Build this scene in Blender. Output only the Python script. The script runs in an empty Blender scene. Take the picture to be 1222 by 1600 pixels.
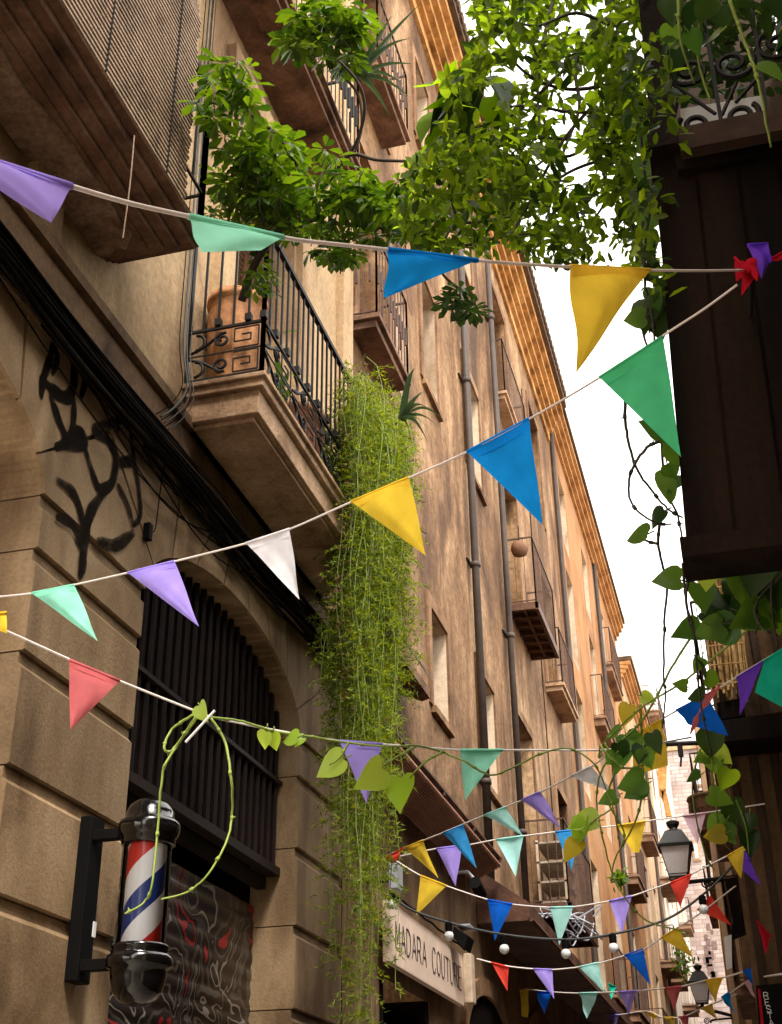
import bpy, bmesh, math, random
from mathutils import Vector, Matrix, noise
random.seed(7)
R = math.radians
C = bpy.context.scene.collection
PI = math.pi

# ------------------------------------------------------------------ camera
PPX, PPY, F = 611.0, 800.0, 2002.25           # photograph pixels (1222 x 1600)
def _unit(v): v = Vector(v); return v.normalized()
YW = _unit((1229-PPX, 1875-PPY, F))           # along the street, in camera axes (right, down, forward)
ZW = _unit((560-PPX, -2900-PPY, F))           # up
XW = YW.cross(ZW)
CAM = Vector((0, 0, 1.6))
cam_d = bpy.data.cameras.new('camera'); cam = bpy.data.objects.new('camera', cam_d); C.objects.link(cam)
cam_d.sensor_fit = 'VERTICAL'; cam_d.sensor_height = 36.0; cam_d.lens = 36.0*F/1600.0
cam_d.clip_start = 0.05; cam_d.clip_end = 2000
rot = Matrix(((XW.x, -XW.y, -XW.z), (YW.x, -YW.y, -YW.z), (ZW.x, -ZW.y, -ZW.z)))
cam.matrix_world = Matrix.Translation(CAM) @ rot.to_4x4()
bpy.context.scene.camera = cam
def ray(px, py):
    c = Vector((px-PPX, py-PPY, F)); return Vector((XW.dot(c), YW.dot(c), ZW.dot(c)))
def at(px, py, x=None, y=None, z=None, d=None):
    r = ray(px, py)
    if x is not None: t = (x-CAM.x)/r.x
    elif y is not None: t = (y-CAM.y)/r.y
    elif z is not None: t = (z-CAM.z)/r.z
    else: t = d/r.length
    return CAM + r*t

# ------------------------------------------------------------------ sky, sun, exposure
sc = bpy.context.scene
w = bpy.data.worlds.new('World'); sc.world = w; w.use_nodes = True
nt = w.node_tree; bg = nt.nodes['Background']
sky = nt.nodes.new('ShaderNodeTexSky'); sky.sky_type = 'NISHITA'; sky.sun_disc = False
sky.sun_elevation = R(55); sky.sun_rotation = R(150); sky.air_density = 1.0; sky.dust_density = 3.0
mx = nt.nodes.new('ShaderNodeMixRGB'); mx.inputs[0].default_value = 0.72; mx.inputs[2].default_value = (8.6, 8.0, 7.1, 1)   # thin bright overcast over the sky
nt.links.new(sky.outputs[0], mx.inputs[1]); nt.links.new(mx.outputs[0], bg.inputs[0]); bg.inputs[1].default_value = 0.15
sun_d = bpy.data.lights.new('sun', 'SUN'); sun_d.energy = 1.55; sun_d.angle = R(12); sun_d.color = (1, .95, .87)
sun = bpy.data.objects.new('sun', sun_d); C.objects.link(sun)
# light travels from the sun (elevation 55, over the right shoulder, softened by thin cloud) down to the street
az = R(150); el = R(55)
sdir = Vector((math.sin(az)*math.cos(el), math.cos(az)*math.cos(el), math.sin(el)))
sun.rotation_euler = (-sdir).to_track_quat('-Z', 'Y').to_euler()
sc.view_settings.view_transform = 'Standard'; sc.view_settings.look = 'None'
sc.view_settings.exposure = 1.68; sc.view_settings.gamma = 1

# ------------------------------------------------------------------ materials
MATS = {}
def new_mat(name):
    m = bpy.data.materials.new(name); m.use_nodes = True; MATS[name] = m
    return m, m.node_tree, m.node_tree.nodes['Principled BSDF']
def N(t, kind, **kw):
    n = t.nodes.new(kind)
    for k, v in kw.items():
        if k in n.inputs: n.inputs[k].default_value = v
        else: setattr(n, k, v)
    return n
def scaled_pos(t, sx, sy, sz):
    g = N(t, 'ShaderNodeNewGeometry'); mp = N(t, 'ShaderNodeMapping')
    mp.inputs['Scale'].default_value = (sx, sy, sz); t.links.new(g.outputs['Position'], mp.inputs[0]); return mp
def wall_mat(name, col, dark, light=None, sc1=1.2, stretch=1.0, rough=.9, bump=.35, grain=18, amount=.8, spec=.25, island=0, stain=None, stain_lo=.55, stain_hi=.7):
    m, t, b = new_mat(name); L = t.links
    light = light or tuple(min(1, c*1.25) for c in col)
    p1 = scaled_pos(t, 1, 1, stretch)
    n1 = N(t, 'ShaderNodeTexNoise', Scale=sc1, Detail=7.0, Roughness=.6, Distortion=.35); L.new(p1.outputs[0], n1.inputs['Vector'])
    rp = N(t, 'ShaderNodeValToRGB'); e = rp.color_ramp.elements
    e[0].position = .32; e[0].color = (*dark, 1); e[1].position = .68; e[1].color = (*light, 1)
    k = e.new(.5); k.color = (*col, 1)
    L.new(n1.outputs[0], rp.inputs[0])
    p2 = scaled_pos(t, 1, 1, 1)
    n2 = N(t, 'ShaderNodeTexNoise', Scale=grain, Detail=6.0, Roughness=.7); L.new(p2.outputs[0], n2.inputs['Vector'])
    mr = N(t, 'ShaderNodeMapRange'); mr.inputs[1].default_value = .3; mr.inputs[2].default_value = .7
    mr.inputs[3].default_value = 1-.4*amount; mr.inputs[4].default_value = 1+.25*amount
    L.new(n2.outputs[0], mr.inputs[0])
    mul = N(t, 'ShaderNodeMixRGB', blend_type='MULTIPLY'); mul.inputs[0].default_value = 1
    L.new(rp.outputs[0], mul.inputs[1]); L.new(mr.outputs[0], mul.inputs[2])
    out = mul.outputs[0]
    if stain:
        p3 = scaled_pos(t, 1.3, 1.3, .30)
        n3 = N(t, 'ShaderNodeTexNoise', Scale=1.4, Detail=3.0, Roughness=.6, Distortion=.7); L.new(p3.outputs[0], n3.inputs['Vector'])
        m3 = N(t, 'ShaderNodeMapRange'); m3.inputs[1].default_value = stain_lo; m3.inputs[2].default_value = stain_hi; m3.inputs[4].default_value = .75
        L.new(n3.outputs[0], m3.inputs[0])
        mm = N(t, 'ShaderNodeMixRGB'); mm.inputs[2].default_value = (*stain, 1); L.new(m3.outputs[0], mm.inputs[0]); L.new(out, mm.inputs[1]); out = mm.outputs[0]
    if island:                                    # every block of masonry has its own tone
        gi = N(t, 'ShaderNodeNewGeometry'); mi = N(t, 'ShaderNodeMapRange'); mi.inputs[3].default_value = 1-island; mi.inputs[4].default_value = 1+island*.6
        L.new(gi.outputs['Random Per Island'], mi.inputs[0]); mu = N(t, 'ShaderNodeMixRGB', blend_type='MULTIPLY'); mu.inputs[0].default_value = 1
        L.new(out, mu.inputs[1]); L.new(mi.outputs[0], mu.inputs[2]); out = mu.outputs[0]
    L.new(out, b.inputs['Base Color'])
    bp = N(t, 'ShaderNodeBump'); bp.inputs['Strength'].default_value = bump; bp.inputs['Distance'].default_value = .02
    ad = N(t, 'ShaderNodeMath', operation='ADD'); L.new(n1.outputs[0], ad.inputs[0]); L.new(n2.outputs[0], ad.inputs[1])
    L.new(ad.outputs[0], bp.inputs['Height']); L.new(bp.outputs[0], b.inputs['Normal'])
    b.inputs['Roughness'].default_value = rough; b.inputs['Specular IOR Level'].default_value = spec
    return m
def plain(name, col, rough=.5, metal=0, var=.25, scale=9, bump=0, spec=.4, coat=0):
    m, t, b = new_mat(name); L = t.links
    p = scaled_pos(t, 1, 1, 1); n = N(t, 'ShaderNodeTexNoise', Scale=scale, Detail=6.0, Roughness=.6); L.new(p.outputs[0], n.inputs['Vector'])
    rp = N(t, 'ShaderNodeValToRGB'); e = rp.color_ramp.elements
    e[0].position = .3; e[0].color = (*[c*(1-var) for c in col], 1); e[1].position = .7; e[1].color = (*[min(1, c*(1+var)) for c in col], 1)
    L.new(n.outputs[0], rp.inputs[0]); L.new(rp.outputs[0], b.inputs['Base Color'])
    b.inputs['Roughness'].default_value = rough; b.inputs['Metallic'].default_value = metal; b.inputs['Specular IOR Level'].default_value = spec
    b.inputs['Coat Weight'].default_value = coat
    if bump:
        bp = N(t, 'ShaderNodeBump'); bp.inputs['Strength'].default_value = bump; bp.inputs['Distance'].default_value = .01
        L.new(n.outputs[0], bp.inputs['Height']); L.new(bp.outputs[0], b.inputs['Normal'])
    return m
def cloth(name, col):
    m, t, b = new_mat(name); L = t.links
    p = scaled_pos(t, 1, 1, 1); n = N(t, 'ShaderNodeTexNoise', Scale=14.0, Detail=3.0, Roughness=.5); L.new(p.outputs[0], n.inputs['Vector'])
    wv = N(t, 'ShaderNodeTexNoise', Scale=420.0, Detail=1.0); L.new(p.outputs[0], wv.inputs['Vector'])
    rp = N(t, 'ShaderNodeValToRGB'); e = rp.color_ramp.elements
    e[0].position = .3; e[0].color = (*[c*.88 for c in col], 1); e[1].position = .7; e[1].color = (*[min(1, c*1.08) for c in col], 1)
    L.new(n.outputs[0], rp.inputs[0])
    df = N(t, 'ShaderNodeBsdfDiffuse'); tr = N(t, 'ShaderNodeBsdfTranslucent'); mix = N(t, 'ShaderNodeMixShader'); mix.inputs[0].default_value = .36
    L.new(rp.outputs[0], df.inputs[0]); L.new(rp.outputs[0], tr.inputs[0])
    bp = N(t, 'ShaderNodeBump'); bp.inputs['Strength'].default_value = .35; bp.inputs['Distance'].default_value = .006
    ad = N(t, 'ShaderNodeMath', operation='MULTIPLY_ADD'); ad.inputs[1].default_value = .12
    L.new(wv.outputs[0], ad.inputs[0]); L.new(n.outputs[0], ad.inputs[2]); L.new(ad.outputs[0], bp.inputs['Height'])
    L.new(bp.outputs[0], df.inputs['Normal'])
    L.new(df.outputs[0], mix.inputs[1]); L.new(tr.outputs[0], mix.inputs[2])
    L.new(mix.outputs[0], t.nodes['Material Output'].inputs[0]); t.nodes.remove(b)
    return m
def leaf_mat(name, a, b_, trans=.45, rough=.45):
    m, t, b = new_mat(name); L = t.links
    g = N(t, 'ShaderNodeNewGeometry'); rp = N(t, 'ShaderNodeValToRGB'); e = rp.color_ramp.elements
    e[0].color = (*a, 1); e[1].color = (*b_, 1); L.new(g.outputs['Random Per Island'], rp.inputs[0])
    L.new(rp.outputs[0], b.inputs['Base Color']); b.inputs['Roughness'].default_value = rough; b.inputs['Specular IOR Level'].default_value = .25
    hs = N(t, 'ShaderNodeHueSaturation'); hs.inputs['Hue'].default_value = .48; hs.inputs['Saturation'].default_value = 1.1; hs.inputs['Value'].default_value = 2.9
    L.new(rp.outputs[0], hs.inputs['Color'])
    tr = N(t, 'ShaderNodeBsdfTranslucent'); L.new(hs.outputs[0], tr.inputs[0])
    mix = N(t, 'ShaderNodeMixShader'); mix.inputs[0].default_value = trans
    L.new(b.outputs[0], mix.inputs[1]); L.new(tr.outputs[0], mix.inputs[2]); L.new(mix.outputs[0], t.nodes['Material Output'].inputs[0])
    return m

STONE = wall_mat('sandstone', (.29,.19,.103), (.115,.066,.03), (.41,.29,.17), sc1=1.9, stretch=.55, grain=55, amount=.55, bump=.3, island=.28, stain=(.085,.045,.02), stain_lo=.46, stain_hi=.70)
LEDGE = wall_mat('ledge_stone', (.16,.095,.052), (.06,.035,.02), sc1=3, grain=30)
PLASTER_A = wall_mat('cream_plaster', (.41,.28,.155), (.21,.125,.065), sc1=1.8, stretch=.3, grain=26, amount=.7, stain=(.13,.065,.035), stain_lo=.5, stain_hi=.7)
SLAB = wall_mat('balcony_stone', (.43,.27,.16), (.20,.115,.065), (.55,.37,.24), sc1=4, grain=40, bump=.5)
SLAB_F = wall_mat('far_balcony_stone', (.20,.115,.068), (.10,.05,.028), (.28,.17,.11), sc1=3, grain=20)
SLAB_D = wall_mat('dark_balcony_stone', (.19,.10,.062), (.05,.026,.016), (.30,.17,.11), sc1=3.0, grain=30, bump=.6)  # darker and more mottled balcony stone
RENDER_B = wall_mat('weathered_brown_render', (.225,.122,.056), (.07,.033,.013), (.45,.285,.155), sc1=.95, stretch=.6, grain=12, amount=1.3, bump=.7, stain=(.065,.027,.011), stain_lo=.47, stain_hi=.66)
PATCH = wall_mat('grey_plaster_patch', (.30,.19,.115), (.15,.085,.045), (.42,.29,.19), sc1=3, grain=20, amount=1.0)
RENDER_B2 = wall_mat('brown_window_band', (.21,.11,.052), (.085,.038,.017), (.33,.19,.105), sc1=2.2, stretch=.5, grain=20, amount=1.0)
RENDER_C = wall_mat('ochre_render', (.32,.145,.048), (.17,.068,.02), (.38,.19,.072), sc1=.9, stretch=.8, grain=12, amount=.6, stain=(.30,.18,.105), stain_lo=.52, stain_hi=.7)
RENDER_D = wall_mat('pale_tan_render', (.40,.26,.15), (.26,.15,.075), sc1=.8, stretch=.8, grain=8, amount=.5)
RENDER_E = wall_mat('pale_render', (.56,.50,.44), (.44,.37,.3), sc1=.5, stretch=.9, grain=8, amount=.3)  # pale tone stands in for overexposure of the far wall
EAVE = wall_mat('orange_eave', (.47,.24,.078), (.20,.085,.022), (.60,.35,.14), sc1=2.2, stretch=1, grain=9, amount=1.0)
EAVE2 = wall_mat('tan_eave', (.42,.21,.075), (.25,.11,.035), (.5,.29,.13), sc1=2.0, grain=10)
TILE_D = wall_mat('dark_roof_tile', (.10,.06,.035), (.05,.03,.02), sc1=4, grain=20)
REVEAL = wall_mat('whitewashed_reveal', (.50,.385,.275), (.24,.15,.085), sc1=1.6, stretch=.4, grain=16, amount=.5)
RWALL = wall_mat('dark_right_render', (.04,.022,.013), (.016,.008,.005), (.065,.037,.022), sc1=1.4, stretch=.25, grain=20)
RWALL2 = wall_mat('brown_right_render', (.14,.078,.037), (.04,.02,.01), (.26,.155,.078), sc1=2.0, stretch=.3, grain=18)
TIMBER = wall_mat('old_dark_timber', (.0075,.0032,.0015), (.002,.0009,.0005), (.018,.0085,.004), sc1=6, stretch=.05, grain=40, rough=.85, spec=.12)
WOOD = wall_mat('brown_wood', (.17,.085,.045), (.09,.045,.025), sc1=8, stretch=.08, grain=40, rough=.7)
WOODGREY = wall_mat('weathered_boards', (.36,.30,.23), (.2,.15,.1), sc1=12, grain=40, rough=.8)
LATH = wall_mat('blind_laths', (.27,.185,.125), (.15,.095,.06), sc1=5, grain=40, rough=.7)
RUST = wall_mat('rusty_sheet', (.085,.036,.02), (.035,.015,.009), (.14,.065,.036), sc1=2.4, grain=22, rough=.6)
CANVAS = wall_mat('reddish_awning_slats', (.40,.20,.13), (.27,.13,.08), sc1=3, grain=60, rough=.85)
IRON = plain('black_iron', (.009,.007,.006), rough=.65, metal=0, spec=.2, var=.5, bump=.2)
IRONG = plain('grey_iron', (.075,.065,.06), rough=.55, metal=.3, var=.4)
CABLE = plain('black_cable', (.006,.0045,.004), rough=.85, var=.5, scale=20, spec=.02)
CABLEB = plain('dusty_cable', (.03,.021,.015), rough=.9, var=.5, scale=20, spec=.05)
CABLEG = plain('grey_cable', (.035,.038,.038), rough=.55, var=.4)
PIPE = plain('zinc_pipe', (.05,.034,.026), rough=.65, metal=0, var=.35, scale=5)
CORD = plain('cotton_cord', (.78,.70,.66), rough=.9, var=.1)
GRILLE = plain('dark_grille', (.012,.006,.005), rough=.75, var=.4, spec=.15)
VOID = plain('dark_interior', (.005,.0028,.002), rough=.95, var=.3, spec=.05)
BLACKGLOSS = plain('black_gloss', (.004,.0036,.004), rough=.13, var=.1, spec=.55, coat=.5)
BLACKMATT = plain('black_matt', (.0045,.004,.004), rough=.75, var=.3, spec=.08)
CHROME = plain('chrome', (.6,.6,.6), rough=.2, metal=1, var=.1)
RED = plain('red_stripe', (.62,.03,.022), rough=.35, var=.05)
WHITE = plain('white_stripe', (.90,.92,.95), rough=.35, var=.03)
BLUE = plain('blue_stripe', (.02,.045,.24), rough=.35, var=.05)
TERRA = wall_mat('terracotta', (.42,.19,.075), (.26,.11,.045), sc1=8, grain=30, rough=.7)
SIGNB = wall_mat('cream_sign_board', (.74,.57,.45), (.67,.5,.39), sc1=1.5, grain=30, amount=.15, bump=.05, rough=.6)
INK = plain('dark_lettering', (.045,.03,.028), rough=.5, var=.2)
PAINTW = plain('white_lettering', (.8,.8,.8), rough=.5, var=.05)
GREYBOX = plain('grey_plastic', (.36,.37,.41), rough=.45, var=.08)
SHEET = plain('white_sheet', (.72,.7,.68), rough=.8, var=.08)
SPRAY, _t, _b = new_mat('black_spray_paint'); _b.inputs['Base Color'].default_value = (.012,.008,.0055,1); _b.inputs['Roughness'].default_value = .9; _b.inputs['Specular IOR Level'].default_value = .05
_n = N(_t, 'ShaderNodeTexNoise', Scale=26.0, Detail=4.0); _p = scaled_pos(_t, 1, 1, 1); _t.links.new(_p.outputs[0], _n.inputs['Vector'])
_m = N(_t, 'ShaderNodeMapRange'); _m.inputs[1].default_value = .35; _m.inputs[2].default_value = .6; _m.inputs[3].default_value = .30; _m.inputs[4].default_value = .62
_t.links.new(_n.outputs[0], _m.inputs[0]); _t.links.new(_m.outputs[0], _b.inputs['Alpha']); sc.cycles.transparent_max_bounces = 40
STEM = plain('green_stem', (.20,.27,.045), rough=.5, var=.3)
STEMD = plain('brown_stem', (.05,.045,.028), rough=.7, var=.4)
BARK = plain('bark', (.05,.034,.024), rough=.85, var=.45, bump=.5)
BULB = plain('frosted_bulb', (.82,.82,.82), rough=.25, var=.03)
LSMALL = leaf_mat('canopy_leaf', (.010,.028,.004), (.125,.20,.022), trans=.68)
LSCHEF = leaf_mat('umbrella_leaf', (.012,.040,.005), (.085,.155,.016), trans=.32, rough=.32)
LFERN = leaf_mat('fern_leaf', (.028,.072,.007), (.23,.27,.028), trans=.35, rough=.6)  # dark end of the range stands in for shade between fronds
LPOTH = leaf_mat('pothos_leaf', (.045,.12,.02), (.12,.22,.03), trans=.42, rough=.3)
LBRIGHT = leaf_mat('young_pothos_leaf', (.20,.33,.03), (.34,.42,.09), trans=.42, rough=.3)
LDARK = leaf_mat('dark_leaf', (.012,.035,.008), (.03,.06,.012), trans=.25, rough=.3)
LYEL = leaf_mat('yellow_leaf', (.30,.22,.02), (.42,.34,.03), trans=.4)
LALOE = leaf_mat('aloe_leaf', (.03,.06,.025), (.06,.10,.04), trans=.12)
COL = dict(purple=(.45,.34,.94), violet=(.20,.07,.72), mint=(.36,.90,.68), aqua=(.50,.95,.89), teal=(.02,.58,.40), blue=(.012,.33,.92), deepblue=(.012,.16,.80),
           sky=(.06,.40,.88), yellow=(.96,.66,.06), green=(.10,.66,.30), white=(.90,.88,.93), pink=(.70,.17,.18), red=(.88,.08,.055), crimson=(.55,.015,.035), rose=(.74,.50,.58), lemon=(.86,.62,.10))
FLAG = {k: cloth('flag_'+k, v) for k, v in COL.items()}
def glass_mat(name, col, alpha):
    m, t, b = new_mat(name); b.inputs['Base Color'].default_value = (*col, 1); b.inputs['Roughness'].default_value = .05
    tp = N(t, 'ShaderNodeBsdfTransparent'); gl = N(t, 'ShaderNodeBsdfGlossy'); gl.inputs['Roughness'].default_value = .03
    fr = N(t, 'ShaderNodeFresnel'); fr.inputs[0].default_value = 1.3
    mix = N(t, 'ShaderNodeMixShader'); t.links.new(fr.outputs[0], mix.inputs[0]); t.links.new(tp.outputs[0], mix.inputs[1]); t.links.new(gl.outputs[0], mix.inputs[2])
    tp.inputs[0].default_value = (*col, 1)
    t.links.new(mix.outputs[0], t.nodes['Material Output'].inputs[0]); t.nodes.remove(b); return m
GLASS = glass_mat('clear_glass', (1,1,1), .1)
PANE = plain('window_glass', (.03,.028,.026), rough=.08, var=.2, spec=.6)
LAMPG = plain('milky_lamp_glass', (.55,.5,.49), rough=.35, var=.08)
def brick_mat():
    m, t, b = new_mat('pale_stone_brick'); L = t.links
    p = scaled_pos(t, 1, 1, 1); sw = N(t, 'ShaderNodeSeparateXYZ'); L.new(p.outputs[0], sw.inputs[0])
    ax = N(t, 'ShaderNodeMath', operation='ADD'); L.new(sw.outputs[0], ax.inputs[0]); L.new(sw.outputs[1], ax.inputs[1])
    cb = N(t, 'ShaderNodeCombineXYZ'); L.new(ax.outputs[0], cb.inputs[0]); L.new(sw.outputs[2], cb.inputs[1])
    bt = N(t, 'ShaderNodeTexBrick'); L.new(cb.outputs[0], bt.inputs['Vector'])
    for k, v in dict(Scale=1.0).items(): bt.inputs[k].default_value = v
    bt.inputs['Brick Width'].default_value = .40; bt.inputs['Row Height'].default_value = .19; bt.inputs['Mortar Size'].default_value = .016; bt.offset = .43; bt.squash = 1.3; bt.squash_frequency = 3
    bt.inputs['Color1'].default_value = (.30,.225,.20,1); bt.inputs['Color2'].default_value = (.42,.36,.345,1); bt.inputs['Mortar'].default_value = (.24,.175,.15,1)
    n = N(t, 'ShaderNodeTexNoise', Scale=.9, Detail=6.0); L.new(p.outputs[0], n.inputs['Vector'])
    mr = N(t, 'ShaderNodeMapRange'); mr.inputs[1].default_value = .3; mr.inputs[2].default_value = .7; mr.inputs[3].default_value = .7; mr.inputs[4].default_value = 1.2; L.new(n.outputs[0], mr.inputs[0])
    mul = N(t, 'ShaderNodeMixRGB', blend_type='MULTIPLY'); mul.inputs[0].default_value = 1; L.new(bt.outputs[0], mul.inputs[1]); L.new(mr.outputs[0], mul.inputs[2])
    L.new(mul.outputs[0], b.inputs['Base Color']); b.inputs['Roughness'].default_value = .9
    return m
BRICK = brick_mat()
def shutter_mat():
    m, t, b = new_mat('graffiti_shutter'); L = t.links
    p = scaled_pos(t, 1, 1.6, 1.4); n = N(t, 'ShaderNodeTexNoise', Scale=1.7, Detail=2.0, Distortion=.9); L.new(p.outputs[0], n.inputs['Vector'])
    rp = N(t, 'ShaderNodeValToRGB'); rp.color_ramp.interpolation = 'CONSTANT'; e = rp.color_ramp.elements
    e[0].position = 0; e[0].color = (.02,.014,.013,1); e[1].position = .66; e[1].color = (.02,.014,.013,1)
    for pos, c in ((.36,(.16,.14,.125,1)), (.385,(.02,.014,.013,1)), (.47,(.30,.275,.25,1)), (.487,(.025,.017,.015,1)), (.53,(.09,.078,.07,1)), (.565,(.02,.014,.013,1)), (.62,(.36,.016,.022,1))):
        k = e.new(pos); k.color = c
    L.new(n.outputs[0], rp.inputs[0]); L.new(rp.outputs[0], b.inputs['Base Color']); b.inputs['Roughness'].default_value = .28; b.inputs['Metallic'].default_value = .35
    return m
SHUTTER = shutter_mat()

# ------------------------------------------------------------------ mesh collector and object helpers
class MB:
    def __init__(s): s.v = []; s.f = []; s.m = []
    def add(s, vs, fs, mi=0):
        o = len(s.v); s.v += [Vector(p) for p in vs]; s.f += [tuple(i+o for i in f) for f in fs]; s.m += [mi]*len(fs); return s
    def box(s, x0, y0, z0, x1, y1, z1, mi=0):
        vs = [(x, y, z) for x in (x0, x1) for y in (y0, y1) for z in (z0, z1)]
        return s.add(vs, [(0,1,3,2), (4,6,7,5), (0,4,5,1), (2,3,7,6), (0,2,6,4), (1,5,7,3)], mi)
    def prism(s, poly, dvec, mi=0):          # poly: list of 3D points, extruded by dvec
        n = len(poly); d = Vector(dvec); vs = [Vector(p) for p in poly] + [Vector(p)+d for p in poly]
        return s.add(vs, [tuple(range(n))[::-1], tuple(range(n, 2*n))] + [(i, (i+1) % n, n+(i+1) % n, n+i) for i in range(n)], mi)
    def tube(s, pts, r, n=6, mi=0, r2=None, cap=True):
        pts = [Vector(p) for p in pts]; k = len(pts); vs = []; up = None
        for i, p in enumerate(pts):
            d = (pts[min(i+1, k-1)]-pts[max(i-1, 0)]); d = d.normalized() if d.length > 1e-9 else Vector((0,0,1))
            if up is None: up = d.orthogonal().normalized()
            up = (up - d*up.dot(d)); up = up.normalized() if up.length > 1e-6 else d.orthogonal().normalized()
            sd = d.cross(up); rr = r if r2 is None else r+(r2-r)*i/max(1, k-1)
            vs += [p + (up*math.cos(2*PI*j/n)+sd*math.sin(2*PI*j/n))*rr for j in range(n)]
        fs = [(i*n+j, i*n+(j+1) % n, (i+1)*n+(j+1) % n, (i+1)*n+j) for i in range(k-1) for j in range(n)]
        if cap: fs += [tuple(range(n))[::-1], tuple(range((k-1)*n, k*n))]
        return s.add(vs, fs, mi)
    def bar(s, a, b, wdt, mi=0): return s.tube([a, b], wdt*.7, 4, mi)
    def lathe(s, prof, base, n=24, mi=0, axis=Vector((0,0,1))):
        base = Vector(base); vs = []; k = len(prof)
        for r, z in prof: vs += [base + Vector((r*math.cos(2*PI*j/n), r*math.sin(2*PI*j/n), z)) for j in range(n)]
        fs = [(i*n+j, i*n+(j+1) % n, (i+1)*n+(j+1) % n, (i+1)*n+j) for i in range(k-1) for j in range(n)]
        fs += [tuple(range(n))[::-1], tuple(range((k-1)*n, k*n))]
        return s.add(vs, fs, mi)
def link_obj(name, mb, mats, parent=None, smooth=False, bevel=0, solid=0):
    me = bpy.data.meshes.new(name)
    xs = [p.x for p in mb.v]; ys = [p.y for p in mb.v]; zs = [p.z for p in mb.v]
    o = Vector(((min(xs)+max(xs))/2, (min(ys)+max(ys))/2, min(zs)))
    me.from_pydata([p-o for p in mb.v], [], mb.f)
    mats = mats if isinstance(mats, (list, tuple)) else [mats]
    for m in mats: me.materials.append(m)
    if len(mats) > 1: me.polygons.foreach_set('material_index', mb.m)
    if smooth: me.polygons.foreach_set('use_smooth', [True]*len(mb.f))
    me.update()
    ob = bpy.data.objects.new(name, me); C.objects.link(ob)
    if parent is not None:
        ob.parent = parent; ob.location = o - wloc(parent)
    else: ob.location = o
    if bevel:
        b = ob.modifiers.new('bevel', 'BEVEL'); b.width = bevel; b.segments = 2; b.limit_method = 'ANGLE'
    if solid:
        b = ob.modifiers.new('thickness', 'SOLIDIFY'); b.thickness = solid
    return ob
def wloc(o):
    p = Vector(o.location)
    while o.parent: o = o.parent; p += o.location
    return p
def fixn(ob):
    bm = bmesh.new(); bm.from_mesh(ob.data); bmesh.ops.recalc_face_normals(bm, faces=bm.faces); bm.to_mesh(ob.data); bm.free(); return ob
def tag(o, label, cat, group=None, kind=None):
    o['label'] = label
    o['category'] = cat
    if group: o['group'] = group
    if kind: o['kind'] = kind
    return o
def thing(name, label, cat, loc, group=None):
    o = bpy.data.objects.new(name, None); C.objects.link(o); o.location = loc; o.empty_display_size = .2
    return tag(o, label, cat, group)
def smooth_path(pts, k=6):
    pts = [Vector(p) for p in pts]; out = []
    for i in range(len(pts)-1):
        p0 = pts[max(0, i-1)]; p1 = pts[i]; p2 = pts[i+1]; p3 = pts[min(len(pts)-1, i+2)]
        for j in range(k):
            t = j/k; out.append(.5*((2*p1)+(p2-p0)*t+(2*p0-5*p1+4*p2-p3)*t*t+(3*p1-p0-3*p2+p3)*t**3))
    return out+[pts[-1]]
def spiral(cx, cz, r0, r1, turns, a0, frame, n=26):   # curl in a plane; frame(u, v) -> 3D
    return [frame(cx+(r0+(r1-r0)*i/n)*math.cos(a0+turns*2*PI*i/n), cz+(r0+(r1-r0)*i/n)*math.sin(a0+turns*2*PI*i/n)) for i in range(n+1)]

# ------------------------------------------------------------------ ground
WX = -2.6                                     # plane of the left-hand facades
g = MB(); g.add([(-60,-40,0), (60,-40,0), (60,160,0), (-60,160,0)], [(0,1,2,3)])
GROUND = wall_mat('stone_paving', (.45,.39,.32), (.34,.29,.23), sc1=1.5, grain=12)
gr = link_obj('ground', g, GROUND); gr['kind'] = 'structure'

# ------------------------------------------------------------------ walls with openings
def facade(mb, x, y0, y1, z0, z1, ops, depth=.3, sign=-1, thick=None):
    ys = sorted({y0, y1, *[o[0] for o in ops], *[o[1] for o in ops]}); zs = sorted({z0, z1, *[o[2] for o in ops], *[o[3] for o in ops]})
    for i in range(len(ys)-1):
        for j in range(len(zs)-1):
            cy = (ys[i]+ys[i+1])/2; cz = (zs[j]+zs[j+1])/2
            if any(o[0] < cy < o[1] and o[2] < cz < o[3] for o in ops): continue
            mb.add([(x, ys[i], zs[j]), (x, ys[i+1], zs[j]), (x, ys[i+1], zs[j+1]), (x, ys[i], zs[j+1])], [(0,1,2,3)])
    if thick:
        xb = x+sign*thick
        mb.add([(x,y0,z0),(xb,y0,z0),(xb,y0,z1),(x,y0,z1)], [(0,1,2,3)]); mb.add([(x,y1,z0),(xb,y1,z0),(xb,y1,z1),(x,y1,z1)], [(0,1,2,3)])
        mb.add([(xb,y0,z0),(xb,y1,z0),(xb,y1,z1),(xb,y0,z1)], [(0,1,2,3)]); mb.add([(x,y0,z1),(x,y1,z1),(xb,y1,z1),(xb,y0,z1)], [(0,1,2,3)])
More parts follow.
